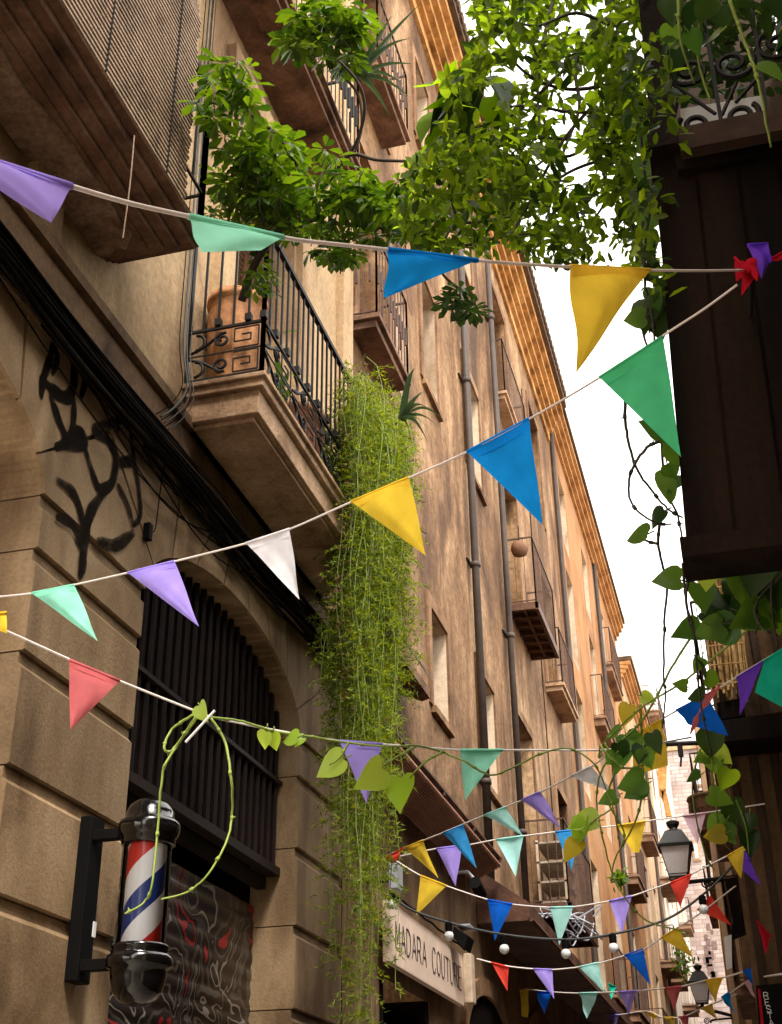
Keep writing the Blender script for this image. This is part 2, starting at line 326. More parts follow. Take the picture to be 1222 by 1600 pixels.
def window(parent, x, o, sign=-1, depth=.42, kind='sash', proud=0.0, rev=REVEAL, surround=None):
    """a window or balcony door: plastered reveal with the pane or shutter set back in it"""
    ya, yb, za, zb = o; xb = x+sign*depth; xi = x+sign*.002; f = MB()
    f.add([(xi,ya,za),(xb,ya,za),(xb,ya,zb),(xi,ya,zb)], [(0,1,2,3)]); f.add([(xi,yb,za),(xb,yb,za),(xb,yb,zb),(xi,yb,zb)], [(0,1,2,3)])
    f.add([(xi,ya,zb),(xb,ya,zb),(xb,yb,zb),(xi,yb,zb)], [(0,1,2,3)]); f.add([(xi,ya,za),(xb,ya,za),(xb,yb,za),(xi,yb,za)], [(0,1,2,3)])
    wn = link_obj('window', f, rev, parent)
    p = MB(); q = MB(); xo = xb-sign*.05
    if surround:
        m = MB(); a, b = (x-.01, x+.022) if sign < 0 else (x-.022, x+.01)
        m.box(a, ya-.13, za, b, ya-.003, zb+.13); m.box(a, yb+.003, za, b, yb+.13, zb+.13); m.box(a, ya-.003, zb+.003, b, yb+.003, zb+.13)
        link_obj('surround', m, surround, wn)
    for (a, b, c, d) in ((ya,ya+.06,za,zb), (yb-.06,yb,za,zb), (ya+.06,yb-.06,za,za+.06), (ya+.06,yb-.06,zb-.06,zb), ((ya+yb)/2-.04,(ya+yb)/2+.04,za+.06,zb-.06)):
        p.box(min(xb,xo), a, c, max(xb,xo), b, d)
    if kind == 'shutter':
        n = int((zb-za)/.055)
        for i in range(n):
            z = za+(zb-za)*i/n; q.prism([(xo,ya+.07,z), (xo+sign*.035,ya+.07,z+.045), (xo+sign*.043,ya+.07,z+.04), (xo+sign*.008,ya+.07,z-.005)], (0, yb-ya-.14, 0))
        link_obj('frame', p, WOOD, wn); link_obj('shutter', q, LATH, wn)
    else:
        q.add([(xb,ya,za),(xb,yb,za),(xb,yb,zb),(xb,ya,zb)], [(0,1,2,3)])
        link_obj('frame', p, WOOD, wn); link_obj('pane', q, PANE, wn)
    return wn
def slab_steps(mb, xw, xo, y0, y1, ztop, steps, sign=1):
    """stepped stone slab; steps = [(inset, height)...] from the top down; xw wall plane, xo outer plane"""
    z = ztop
    for ins, h in steps:
        mb.box(xw-.05*sign, y0+ins, z-h, xo-ins*sign, y1-ins, z); z -= h
    return z
def railing(parent, xw, xo, y0, y1, z0, h, gap=.11, r=.008, mat=IRON, curls=False, band=.0, top=.02):
    rl = MB()
    zt = z0+h; sides = [((xw, y0), (xo, y0)), ((xo, y0), (xo, y1)), ((xo, y1), (xw, y1))]
    for (a, b) in sides:
        a = Vector((*a, 0)); b = Vector((*b, 0)); L = (b-a).length; n = max(2, int(L/gap))
        for z, rr in ((zt, top), (z0+.03, .65*top)) + (((z0+band, .013),) if band else ()):
            rl.bar(a+Vector((0,0,z)), b+Vector((0,0,z)), rr)
        for i in range(n+1):
            p = a.lerp(b, i/n); rl.bar(p+Vector((0,0,z0+(band if band and i % n else 0))), p+Vector((0,0,zt)), r*(1.8 if i in (0, n) else 1))
            if curls and i < n:
                q = a.lerp(b, (i+.5)/n); rl.bar(q+Vector((0,0,z0+.4*h)), q+Vector((0,0,z0+.62*h)), r*2.2)
    return link_obj('railing', rl, mat, parent)

# =============================================================== LEFT NEAR BUILDING (stone ground floor, three balconies)
A = thing('stone_house', 'nearest house on the left with sandstone ground floor, arched doorway and plant-filled balconies', 'house', (WX, 4, 0))
JZ = [.3, .76, 1.23, 1.69, 2.15, 2.61, 3.08, 3.54, 3.99, 4.46]
gf = MB()
def arch_z(y, yc, hw, zs, rise): t = max(0, 1-((y-yc)/hw)**2); return zs+rise*math.sqrt(t)
def block(y0, y1, z0, z1, gap=.014, xf=WX):
    """a rusticated block: narrow sunk channel above and a chamfered lower arris"""
    ch = .05
    gf.prism([(xf-.3,y0,z0), (xf-.3,y0,z1-.007), (xf-.020,y0,z1-.007), (xf-.020,y0,z1-ch), (xf,y0,z1-ch-.022), (xf,y0,z0+.006), (xf-.008,y0,z0)], (0, y1-y0, 0))
zs_ = [0]+JZ+[4.95]
for (y0, y1, jn) in ((4.15, 5.14, None), (7.47, 8.38, None), (-14, .6, None)):
    for a, b in zip(zs_[:-1], zs_[1:]):
        if b <= 4.25 or (b > 4.25 and a < 4.1 and False): block(y0, y1, a, b)
    block(y0, y1, 3.99, 4.24)
def arch(yc, hw, zs, rise, yl, yr, ztop=4.95, n=9):
    def ob(a):                                 # ray to the bounding rectangle
        c, s = math.cos(a), math.sin(a); ts = []
        if s > 1e-6: ts.append((ztop-zs)/s)
        if c > 1e-6: ts.append((yr-yc)/c)
        if c < -1e-6: ts.append((yl-yc)/c)
        t = min(ts); return (yc+c*t, zs+s*t)
    corners = [math.atan2(ztop-zs, yr-yc), math.atan2(ztop-zs, yl-yc)]
    for i in range(n):
        a0 = PI*i/n; a1 = PI*(i+1)/n
        for (gp, xf) in ((0, WX-.022), (.009, WX)):
            b0 = a0+gp; b1 = a1-gp
            inner = [(yc+hw*math.cos(b0+(b1-b0)*k/6), zs+rise*math.sin(b0+(b1-b0)*k/6)) for k in range(7)]
            outer = [ob(b1)]+[ob(c) for c in sorted(corners, reverse=True) if b0 < c < b1]+[ob(b0)]
            poly = [(xf, y, z) for y, z in inner+outer]
            gf.prism(poly, (-(.3-(WX-xf)), 0, 0))
arch(6.305, 1.165, 4.24, .47, 5.14-.495, 7.47+.91)
arch(2.985, 1.165, 4.24, .47, .6, 4.645)
ob = link_obj('ground_floor_wall', gf, STONE, A); fixn(ob)
# raised edge strip of the pilaster and the ledge above the arches
lg = MB()
for (xo, za, zb) in ((.02,4.951,5.05), (.05,5.05,5.12), (.035,5.121,5.30), (.07,5.30,5.36)):
    lg.box(WX-.3, -14, za, WX+xo, 8.38, zb)
link_obj('ledge', lg, LEDGE, A)
uw = MB(); UX = WX+.015
OPA = [(1.7,3.6,5.62,8.0), (5.95,7.05,5.62,8.1), (1.7,3.6,8.95,11.4), (5.6,6.9,8.95,11.4), (5.6,6.9,12.2,14.4)]
facade(uw, UX, -14, 8.38, 5.36, 16.5, OPA, thick=5)
link_obj('upper_wall', uw, PLASTER_A, A)
for i, o in enumerate(OPA): window(A, UX, o, kind='shutter' if i < 2 else 'sash', rev=PLASTER_A)
mo = MB()                                      # raised surround round the mezzanine panel and a second moulding over it
for (ya, yb, za, zb, d) in ((5.62,5.9,5.37,8.3,.05), (7.1,7.34,5.37,8.3,.05), (5.62,7.34,8.301,8.5,.07), (8.1,8.37,5.37,16.4,.06), (3.65,3.9,5.37,8.3,.05)):
    mo.box(UX-.02, ya, za, UX+d, yb, zb)
link_obj('window_surround', mo, PLASTER_A, A)
# --- balconies of house A
def balcony(parent, y0, y1, xo, ztop, steps, mat, xw=UX, rail_h=1.0, **kw):
    s = MB(); zb = slab_steps(s, xw, xo, y0, y1, ztop, steps)
    b = link_obj('balcony', s, mat, parent, bevel=.006)
    return b, zb
BX1 = -2.13
b1, _ = balcony(A, .3, 4.56, BX1, 5.83, ((0,.035), (.045,.05), (.10,.04), (.155,.035), (.21,.015)), SLAB_D)
railing(b1, UX, BX1-.03, .34, 4.52, 5.83, 1.0, band=.27, gap=.12, top=.034, r=.013)
BX2 = -2.10
b2, _ = balcony(A, 5.33, 7.75, BX2, 5.56, ((0,.03), (.02,.05), (.05,.15), (.085,.03)), SLAB)
# wrought iron railing of the middle balcony, with its scrollwork band
rl = MB(); xr = BX2-.035; y0, y1 = 5.365, 7.71; z0 = 5.56
def fr_front(u, v): return Vector((xr, u, v))
def fr_near(u, v): return Vector((u, y0, v))
for a, b in (((UX,y0),(xr,y0)), ((xr,y0),(xr,y1)), ((xr,y1),(UX,y1))):
    a = Vector((*a,0)); b = Vector((*b,0)); L = (b-a).length
    for z, rr in ((z0+1.02,.03), (z0+.36,.016), (z0+.025,.016), (z0+.19,.007)): rl.bar(a+Vector((0,0,z)), b+Vector((0,0,z)), rr)
    n = max(4, round(L/.092))
    for i in range(n+1):
        p = a.lerp(b, i/n); big = i in (0, n); rl.bar(p+Vector((0,0,z0 if big else z0+.36)), p+Vector((0,0,z0+1.02)), .022 if big else .012)
        if i % 2 == 0: rl.box(p.x-.018, p.y-.018, z0+.375, p.x+.018, p.y+.018, z0+.42)
def scroll_panel(fr, u0, u1, v0, v1):
    m = (v0+v1)/2; L = u1-u0
    for s in (1, -1):
        rl.tube(smooth_path([fr(u0, m+s*.02), fr(u0+.18*L, m+s*.05), fr(u0+.42*L, m+s*.12), fr(u0+.5*L, m+s*.13)]), .009, 5)
        rl.tube(spiral(u0+.45*L, m+s*.085, .048, .01, 1.4*s, s*PI/2, fr), .009, 5)
        rl.tube(spiral(u0+.08*L, m+s*.09, .05, .05, .5*s, -s*PI/2, fr), .009, 5)
    ku = u0+.62*L; kw = .34*L                   # square key motif
    for s in (1, -1):
        b = m+s*.012; t = m+s*.145
        pts = [(ku,b), (ku+kw,b), (ku+kw,t), (ku,t), (ku,b+s*.045), (ku+.68*kw,b+s*.045), (ku+.68*kw,t-s*.045), (ku+.3*kw,t-s*.045)]
        for p, q in zip(pts[:-1], pts[1:]): rl.bar(fr(*p), fr(*q), .007)
scroll_panel(fr_near, UX+.02, xr-.01, z0+.03, z0+.355)
u = y0+.02
while u < y1-.4: scroll_panel(fr_front, u, u+.46, z0+.03, z0+.355); u += .47
link_obj('railing', rl, IRON, b2)
b3, _ = balcony(A, 3.0, 7.42, -2.16, 8.90, ((0,.03), (.03,.05), (.07,.04)), SLAB_D)
railing(b3, UX, -2.19, 3.04, 7.38, 8.90, 1.0, gap=.1, curls=True)
m = MB(); rp_ = random.Random(14); edge = []
for k in range(34): y = .4+3.82*k/33; edge.append((BX1-.235-.05*noise.noise((y*1.7,3,1))-.03*abs(noise.noise((y*6,1,8))), y))
top_ = [(UX+.002, .4)]+edge+[(BX1-.30, 4.30), (UX+.12, 4.27), (UX+.05, 4.33), (UX+.002, 4.3)]
m.prism([(x, y, 5.630) for x, y in top_], (0, 0, .024)); o = fixn(link_obj('broken_plaster', m, wall_mat('flaking_soffit_plaster', (.27,.165,.11), (.09,.05,.032), (.36,.24,.17), sc1=4.5, grain=30, bump=.8, amount=1.2), b1))
# roller blind of thin laths hung over the rail of the nearest balcony
bl = thing('roller_blind', 'brown lath roller blind hanging over the rail of the nearest upper balcony', 'blind', (BX1+.05, 3, 5.75))
sl = MB(); ztop = 7.5; zlow = 5.66; nl = 60
for i in range(nl):
    z = zlow+(ztop-zlow)*i/nl; x = BX1+.075-.10*max(0, (z-6.85)/.65); dz = .006*math.sin(i*.7)
    sl.prism([(x,-.2,z), (x+.007,-.2,z+.004), (x+.006,-.2,z+.017), (x-.001,-.2,z+.014)], (0, 4.32+random.uniform(-.015,.015)+dz, 0))
link_obj('laths', sl, LATH, bl)
for y in (3.9, 3.3, 2.7, 2.1):
    s = MB(); s.tube([(BX1+.085, y, zlow), (BX1+.085, y, 6.85), (BX1-.02, y, 7.45)], .004, 5); link_obj('cord', s, BLACKMATT, bl)
s = MB(); s.tube(smooth_path([at(210,212,x=BX1+.09), at(203,290,x=BX1+.10), at(192,372,x=BX1+.09)]), .0028, 5); link_obj('pull_cord', s, LATH, bl)

# --- door in the arch: barred fanlight, beams and rolled shutter
ad = thing('barred_doorway', 'dark barred grille above a graffiti-covered rolling shutter in the stone arch', 'door', (WX-.27, 6.3, 0))
gb = MB(); gx = WX-.14
for i in range(25):
    y = 5.1+i*.105; gb.tube([(gx,y,3.42), (gx,y,4.8)], .019, 6)
gb.box(gx-.05, 5.0, 3.42, gx-.045, 7.7, 4.85)  # dark sheet behind the bars stands in for the unlit hall
link_obj('bars', gb, GRILLE, ad)
bb = MB(); bb.box(gx-.03,5.0,3.93,gx+.03,7.7,3.955); bb.box(gx-.05,5.0,3.37,gx+.03,7.7,3.42); bb.box(gx-.12,5.0,3.30,gx-.06,7.7,3.37)
link_obj('beam', bb, plain('brown_steel_beam', (.016,.009,.007), rough=.6, var=.4, spec=.2), ad)
gx = WX-.26
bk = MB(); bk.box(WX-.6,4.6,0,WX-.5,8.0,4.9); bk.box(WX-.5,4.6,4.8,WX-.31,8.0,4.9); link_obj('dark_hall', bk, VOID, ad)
rs = MB(); z = 0.0; prev = None; ny = 34
def shx(z, y): return gx-.02+.010*abs(math.sin(z*PI/.095))+.006*noise.noise((y*2.2, z*2.5, 1))
nz = 190
for iz in range(nz+1):
    zz = 3.2*iz/nz; row = [(shx(zz, 5.05+2.6*k/ny), 5.05+2.6*k/ny, zz) for k in range(ny+1)]
    rs.v += [Vector(p) for p in row]
for iz in range(nz):
    for k in range(ny): a = iz*(ny+1)+k; rs.f.append((a, a+1, a+ny+2, a+ny+1)); rs.m.append(0)
link_obj('rolling_shutter', rs, SHUTTER, ad, smooth=True)

# --- graffiti on the pier
gt = MB()
ndab = [0]
def ribbon(pts, wd, i):
    P = smooth_path([at(x*.3437, 400+y*.3437, x=WX) for x, y in pts], 12); n = len(P); acc = 0
    for k, p in enumerate(P):
        if k and k < n-1:
            acc += (P[k]-P[k-1]).length
            if acc < wd*.22: continue
        acc = 0; t = k/(n-1); r = wd*1.15*(.55+.45*min(1, 3.5*t+.1, 3.5*(1-t)+.1))*(1+.08*math.sin(k*.5+i)); ndab[0] += 1; xx = WX+.0025+ndab[0]*1.2e-5
        gt.add([(xx, p.y+r*math.cos(2*PI*j/14), p.z+r*math.sin(2*PI*j/14)) for j in range(14)], [tuple(range(14))])
for i, (pts, wd) in enumerate((
    ([(240,400),(225,470),(195,560),(185,640)], .024), ([(245,400),(258,470),(235,535)], .02), ([(185,560),(250,620),(310,640),(335,550),(318,420)], .03),
    ([(225,630),(262,740),(295,840),(250,870)], .026), ([(335,650),(330,760),(305,850)], .022), ([(290,865),(380,850),(350,800),(300,840)], .032),
    ([(385,880),(415,980),(450,1060),(505,1030),(522,920),(490,840),(425,790),(530,750),(548,680)], .027), ([(545,690),(530,790)], .022),
    ([(480,1060),(410,1160),(385,1260),(370,1397),(360,1450)], .032), ([(258,1020),(330,1080),(365,1180),(375,1300)], .024), ([(252,1190),(320,1220),(362,1320)], .024),
    ([(588,790),(600,900),(625,1050),(632,1180),(600,1225)], .02), ([(530,1040),(570,1120),(600,1215)], .017), ([(440,1300),(520,1315),(600,1260)], .03), ([(605,930),(540,940)], .03),
    ([(420,470),(385,560),(360,640)], .024))):
    ribbon(pts, wd, i)
o = link_obj('graffiti', gt, SPRAY, A); o['label'] = 'black sprayed graffiti tag on the pier'

# --- cable bundles
cb = thing('cable_bundle', 'thick sagging bundle of black cables along the ledge of the nearest house', 'cables', (WX+.1, 4, 5.0))
for i in range(48):
    s = MB(); zc = 4.95+random.random()*.13; xc = WX+.04+random.random()*.07; ph = random.random()*6; am = random.uniform(.005,.08); pts = []
    for k in range(21):
        y = -.5+8.8*k/20; pts.append((xc+.012*math.sin(y*1.3+ph), y, zc-am*abs(math.sin(y*PI/1.9+ph*.2))+.012*math.sin(y*2.1+ph)))
    s.tube(smooth_path(pts, 3), random.choice((.003,.004,.005,.006,.009)), 5); link_obj('cable', s, CABLE if i % 4 else CABLEB, cb, smooth=True)
for i in range(10):
    s = MB(); y0 = random.uniform(3.2, 5.4); y1 = y0+random.uniform(1.5, 2.9); sg = random.uniform(.05,.22); za = 4.93
    s.tube([(WX+.03+.03*math.sin(PI*k/14), y0+(y1-y0)*k/14, za-sg*math.sin(PI*k/14)) for k in range(15)], random.choice((.004,.006)), 5); link_obj('cable', s, CABLE, cb, smooth=True)
s = MB(); s.tube(smooth_path([at(258,720,x=WX+.02), at(250,770,x=WX+.03), at(243,825,x=WX+.03), at(236,830,x=WX+.02)]), .003, 5); link_obj('cable', s, CABLE, cb)
jb = MB(); p = at(226,832,x=WX); jb.box(WX,p.y-.02,p.z-.045,WX+.035,p.y+.02,p.z+.045); tag(link_obj('junction_box', jb, BLACKMATT, None, bevel=.004), 'small black junction box fixed to the stone pier below the cables', 'junction box')
cv = thing('riser_cables', 'grey and black cables climbing the cream wall beside the middle balcony', 'cables', (UX+.03, 5.3, 5.1))
for i in range(6):
    s = MB(); dy = 5.19+.03*i+random.uniform(-.008,.008); x = UX+.02+random.random()*.02
    s.tube(smooth_path([(x+.06,dy-.30,5.08), (x+.085,dy-.20,5.2), (x+.085,dy-.08,5.40), (x+.01,dy,5.75), (x,dy+.01,6.4), (x,dy,8.2), (x,dy+.015,11)]), random.choice((.003,.004,.006)), 5)
    link_obj('cable', s, CABLEG if i % 2 else CABLE, cv, smooth=True)

# --- barber pole
PX, PY = -2.3, 4.77
bp = thing('barber_pole', 'glossy black barber pole with red, white and blue stripes on the stone pier', 'barber pole', (PX, PY, 2.28))
def lat(name, prof, mat, n=40): return link_obj(name, MB().lathe(prof, (PX,PY,0), n), mat, bp, smooth=True)
lat('top_cap', [(.0,3.085),(.03,3.083),(.06,3.073),(.085,3.053),(.098,3.025),(.102,2.998),(.106,2.994),(.122,2.985),(.126,2.97),(.125,2.945),(.115,2.925),(.109,2.918),(.109,2.895),(.10,2.89)][::-1], BLACKGLOSS)
lat('bottom_cap', [(.09,2.505),(.112,2.503),(.114,2.49),(.110,2.488),(.114,2.474),(.110,2.470),(.127,2.462),(.131,2.445),(.128,2.42),(.11,2.412),(.108,2.38),(.094,2.33),(.07,2.30),(.035,2.283),(0,2.28)][::-1], BLACKGLOSS)
gl = MB(); n = 40
for z in (2.5, 2.895): gl.v += [Vector((PX+.097*math.cos(2*PI*j/n), PY+.097*math.sin(2*PI*j/n), z)) for j in range(n)]
gl.f = [(j, (j+1) % n, n+(j+1) % n, n+j) for j in range(n)]; gl.m = [0]*n
link_obj('glass_tube', gl, GLASS, bp, smooth=True)
st = MB(); n = 64; rows = 24; pitch = .46
for i in range(rows+1):
    z = 2.5+.395*i/rows
    for j in range(n):
        a = 2*PI*j/n-2*PI*(z/pitch)*-1
        st.v.append(Vector((PX+.078*math.cos(a), PY+.078*math.sin(a), z)))
OFFS = 40
for i in range(rows):
    for j in range(n):
        st.f.append((i*n+j, i*n+(j+1) % n, (i+1)*n+(j+1) % n, (i+1)*n+j)); st.m.append((0,1,2,1)[(((j+OFFS) % n)*4)//n])
link_obj('striped_cylinder', st, [RED, WHITE, BLUE], bp, smooth=True)
for z in (2.95, 2.44):
    ar = MB(); ar.box(WX+.03, PY-.022, z-.022, PX-.1, PY+.022, z+.022); link_obj('arm', ar, BLACKMATT, bp, bevel=.004)
pl = MB(); pl.box(WX+.002, PY+.02-.055, 2.38, WX+.06, PY+.02+.055, 3.03); link_obj('wall_plate', pl, BLACKMATT, bp, bevel=.006)
st = MB(); st.box(WX+.0601, PY+.05, 2.56, WX+.064, PY+.075, 2.62); link_obj('sticker', st, SHEET, bp)

# --- planter on the middle balcony
po = thing('planter_barrel', 'round terracotta planter behind the railing of the middle balcony', 'planter', (-2.33, 5.62, 5.56))
link_obj('pot', MB().lathe([(.11,5.56),(.13,5.66),(.152,5.82),(.165,5.98),(.168,6.10),(.162,6.19),(.178,6.20),(.178,6.24),(.15,6.24),(.145,6.20)], (-2.385,5.575,0), 28), TERRA, po, smooth=True)
link_obj('soil', MB().lathe([(.15,6.18),(.0,6.21)], (-2.385,5.575,0), 20), VOID, po)
po2 = thing('planter_barrel', 'brown planter deep inside the middle balcony, half hidden by the bars', 'planter', (-2.32, 6.45, 5.56))
link_obj('pot', MB().lathe([(.13,5.56),(.15,5.62),(.175,5.8),(.18,5.94),(.19,5.95),(.19,5.98),(.16,5.98)], (-2.32,6.45,0), 28), wall_mat('dark_clay', (.2,.085,.045), (.12,.05,.03), sc1=8), po2, smooth=True)

# =============================================================== HOUSE B (weathered brown render, drainpipes)
B = thing('brown_house', 'tall weathered brown house on the left with two drainpipes and deep windows', 'house', (WX, 15.4, 0))
YB0, YB1 = 8.40, 22.35
OPB = [(11.24,11.95,5.74,6.77), (13.55,14.5,5.70,7.02), (11.24,11.95,9.45,10.95), (13.55,14.5,9.70,11.25), (11.24,11.95,13.0,14.4), (13.55,14.5,13.0,14.5),
       (16.2,17.35,8.90,11.2), (16.2,17.35,4.86,7.35), (16.2,17.35,12.4,14.6), (19.6,20.7,4.86,7.3), (19.6,20.7,9.0,11.0), (19.6,20.7,12.4,14.5),
       (8.75,9.8,8.35,10.6), (8.75,9.8,11.5,13.9)]
uw = MB(); facade(uw, WX, YB0, YB1, 4.2, 15.4, OPB, thick=6); link_obj('upper_wall', uw, RENDER_B, B)
for i, o in enumerate(OPB): window(B, WX, o, kind='shutter' if i in (8, 12, 13) else 'sash', rev=RENDER_B if i > 5 else REVEAL, surround=RENDER_B2)
gw = MB(); OPG = [(9.3,10.8,0,3.05), (12.05,14.3,0,3.0), (15.2,17.5,0,3.1), (18.6,21.0,0,3.1)]
facade(gw, WX, YB0, YB1, 0, 4.2, OPG); gr_ = link_obj('ground_floor_wall', gw, wall_mat('brown_ground_floor', (.21,.125,.06), (.11,.06,.03), (.30,.19,.10), sc1=1.8, stretch=.3, grain=14, stain=(.09,.045,.025)), B)
for (a, b, c, d) in OPG:
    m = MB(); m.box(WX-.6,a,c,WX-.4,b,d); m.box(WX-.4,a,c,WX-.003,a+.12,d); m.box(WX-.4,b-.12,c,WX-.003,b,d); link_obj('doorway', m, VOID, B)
for (yc, hw, zs) in ((13.2,1.1,2.9), (16.4,1.15,2.95)):
    m = MB()
    ring = [(yc+(hw+.16)*math.cos(PI*k/16), zs+(hw*.45+.16)*math.sin(PI*k/16)) for k in range(17)]; inn = [(yc+hw*math.cos(PI*k/16), zs+hw*.45*math.sin(PI*k/16)) for k in range(17)][::-1]
    for k in range(16):
        m.prism([(WX+.05, *ring[k]), (WX+.05, *ring[k+1]), (WX+.05, *inn[15-k]), (WX+.05, *inn[16-k])], (-.06,0,0))
    o = link_obj('door_arch', m, RENDER_B, B); fixn(o)
    m = MB(); m.prism([(WX+.012, y, z) for y, z in inn], (-.02,0,0)); link_obj('fanlight', m, VOID, B)
cm = MB()                                        # orange moulded eave
for (xo, za, zb) in ((.05,15.2,15.4), (.12,15.4,15.52), (.2,15.52,15.66), (.28,15.66,15.8), (.36,15.8,15.95)):
    cm.box(WX-1, YB0, za+.001, WX+xo, YB1-.02, zb)
link_obj('cornice', cm, EAVE, B)
tm = MB(); tm.box(WX-6, YB0, 15.952, WX+.44, YB1-.02, 16.12)
k = YB0
while k < YB1-.2: tm.tube([(WX-1,k+.1,16.25), (WX+.48,k+.1,16.14)], .085, 8); k += .2
link_obj('roof', tm, TILE_D, B)
for (y, r) in ((13.33,.046), (15.55,.042)):
    d = MB(); d.tube([(WX+.085,y,4.35), (WX+.085,y,15.3)], r, 14)
    z = 5.6
    while z < 15: d.lathe([(r,z-.03),(r+.016,z-.028),(r+.016,z+.028),(r,z+.03)], (WX+.085,y,0), 14); d.box(WX,y-.14,z+.03,WX+.03,y+.14,z+.05); z += 2.6
    link_obj('drainpipe', d, PIPE, B, smooth=True)
def b_balcony(y0, y1, xo, z, h=.95, mat=SLAB, openfloor=False, curls=False, parent=None, gap=.1, th=.12, xw=WX):
    s = MB()
    if openfloor:
        s.box(xw, y0, z-.11, xo, y0+.05, z); s.box(xw, y1-.05, z-.11, xo, y1, z); s.box(xo-.05, y0, z-.12, xo, y1, z-.001)
        n = 6
        for i in range(1, n): yy = y0+(y1-y0)*i/n; s.box(xw, yy-.02, z-.1, xo-.05, yy+.02, z-.05)
        s.box((xw+xo)/2-.02, y0+.05, z-.09, (xw+xo)/2+.02, y1-.05, z-.06)
        s.box(xw, y0+.05, z-.04, xo-.05, y1-.05, z-.01)
    else:
        s.box(xw-.02, y0, z-.05, xo, y1, z); s.box(xw-.02, y0+.04, z-th, xo-.04, y1-.04, z-.05)
    b = link_obj('balcony', s, mat, parent or B, bevel=.005); railing(b, xw, xo-.03, y0+.02, y1-.02, z, h, gap=gap, curls=curls, r=.009, mat=WOODIRON); return b
WOODIRON = plain('rusty_iron', (.075,.038,.024), rough=.7, metal=.2, var=.5, scale=14)
b_balcony(16.05, 17.95, -2.18, 8.88, openfloor=True, mat=RUST, h=1.0)
b_balcony(15.95, 18.55, -2.03, 4.82, mat=RUST, h=1.02, openfloor=True)
b_balcony(15.9, 17.9, -2.4, 12.3, h=.95, mat=SLAB)
b_balcony(8.5, 9.6, -2.33, 8.32, h=.9, mat=SLAB_D, curls=True)
b_balcony(8.5, 9.7, -2.30, 11.45, h=.9, mat=SLAB_D, curls=True)
b_balcony(19.3, 21.0, -2.3, 8.9, mat=SLAB)
for (a, b, c, d) in OPB[:6]:
    sm = MB(); sm.box(WX-.02, a-.05, c-.07, WX+.05, b+.05, c-.002); link_obj('sill', sm, RENDER_B, B)
rq = random.Random(77)
for k in range(16):                              # repaired and fallen plaster
    y = rq.uniform(8.8, 22.0); z = rq.uniform(4.6, 14.6); ry = rq.uniform(.15,.5); rz = rq.uniform(.2,.9)
    if any(a-ry-.16 < y < b+ry+.16 and c-rz-.1 < z < d+rz+.16 for a, b, c, d in OPB) or min(abs(y-13.33), abs(y-15.55)) < ry+.1: continue
    pp = [(WX+.004, y+ry*math.cos(2*PI*j/18)*(1+.5*noise.noise((k*3.1,math.cos(2*PI*j/18)*1.6,math.sin(2*PI*j/18)*1.6))), z+rz*math.sin(2*PI*j/18)*(1+.5*noise.noise((k*5.7,math.sin(2*PI*j/18)*1.6,math.cos(2*PI*j/18)*1.6)))) for j in range(18)]
    m = MB(); m.prism(pp, (-.02,0,0)); fixn(link_obj('plaster_patch', m, PATCH if k % 2 else RENDER_B2, B))
for k in range(1):
    y = (18.9,)[k]; m = MB(); m.tube(smooth_path([(WX+.012, y+rq.uniform(-.05,.05), 4.7+i*1.6) for i in range(7)], 4), .010, 5); link_obj('wall_cable', m, CABLEB, B)
# floorlamp-like balcony door lining and small shelf unit on the low balcony
su = thing('white_shelf_unit', 'pale wooden shelf rack standing on the low balcony above the rusty canopy', 'shelf', (-2.3, 17.6, 4.83))
m = MB(); 
for zz in (4.95, 5.2, 5.45, 5.7): m.box(-2.52, 16.6, zz, -2.15, 17.5, zz+.025)
link_obj('shelf', m, WOODGREY, su)
m = MB()
for yy in (16.6, 17.47):
    for xx in (-2.52, -2.18): m.box(xx, yy, 4.83, xx+.03, yy+.03, 5.75)
link_obj('upright', m, REVEAL, su)
wb = thing('lantern_basket', 'round brown basket hanging on the upper balcony with the open floor', 'basket', (-2.25, 16.25, 9.5))
p = at(812, 858, x=-2.25)
link_obj('bowl', MB().lathe([(.02,p.z-.11),(.09,p.z-.08),(.12,p.z),(.10,p.z+.08),(.04,p.z+.1)], (p.x,p.y,0), 16), WOOD, wb, smooth=True)
link_obj('handle', MB().tube([(p.x,p.y,p.z+.1),(p.x,p.y,p.z+.35)], .008, 5), IRON, wb)
# canopies on house B
aw = thing('slatted_canopy', 'reddish brown slatted canopy above the cream shop sign', 'canopy', (-2.4, 11, 4.5))
m = MB()
ya, yb = 8.7, 12.75; x0, x1 = WX+.01, -2.28; n = 17
for i in range(n):
    xa = x0+(x1-x0)*i/n; z = 4.42+.14*i/n; m.box(xa, ya, z, xa+(x1-x0)/n*.6, yb, z+.018)
link_obj('slats', m, CANVAS, aw)
m = MB()
for yy in (ya+.3, 10.2, 11.4, yb-.1): m.prism([(x0,yy,4.44), (x1,yy,4.585), (x1,yy,4.615), (x0,yy,4.47)], (0,.04,0))
m.prism([(x0,ya,4.47), (x1,ya,4.62), (x1,ya,4.635), (x0,ya,4.485)], (0,yb-ya,0))
link_obj('ribs', m, RUST, aw)
wr = thing('board_roof', 'small weathered lean-to of grey boards on the brown wall beside the hanging fern', 'lean-to', (-2.5, 9.4, 5.5))
m = MB()
for i in range(8):
    f0 = i/8; xa = WX+.02+.26*f0; za = 5.95-.42*f0; m.prism([(xa,8.5,za), (xa+.045,8.5,za-.07), (xa+.05,8.5,za-.055), (xa+.008,8.5,za+.014)], (0, 1.62+random.uniform(-.12,.05), 0))
link_obj('boards', m, WOODGREY, wr)
m = MB(); m.prism([(WX+.01,8.5,5.87), (WX+.27,8.5,5.44), (WX+.27,8.5,5.36), (WX+.2,8.5,5.34), (WX+.01,8.5,5.42)], (0, 1.5, 0)); fixn(link_obj('soffit', m, SLAB_D, wr))
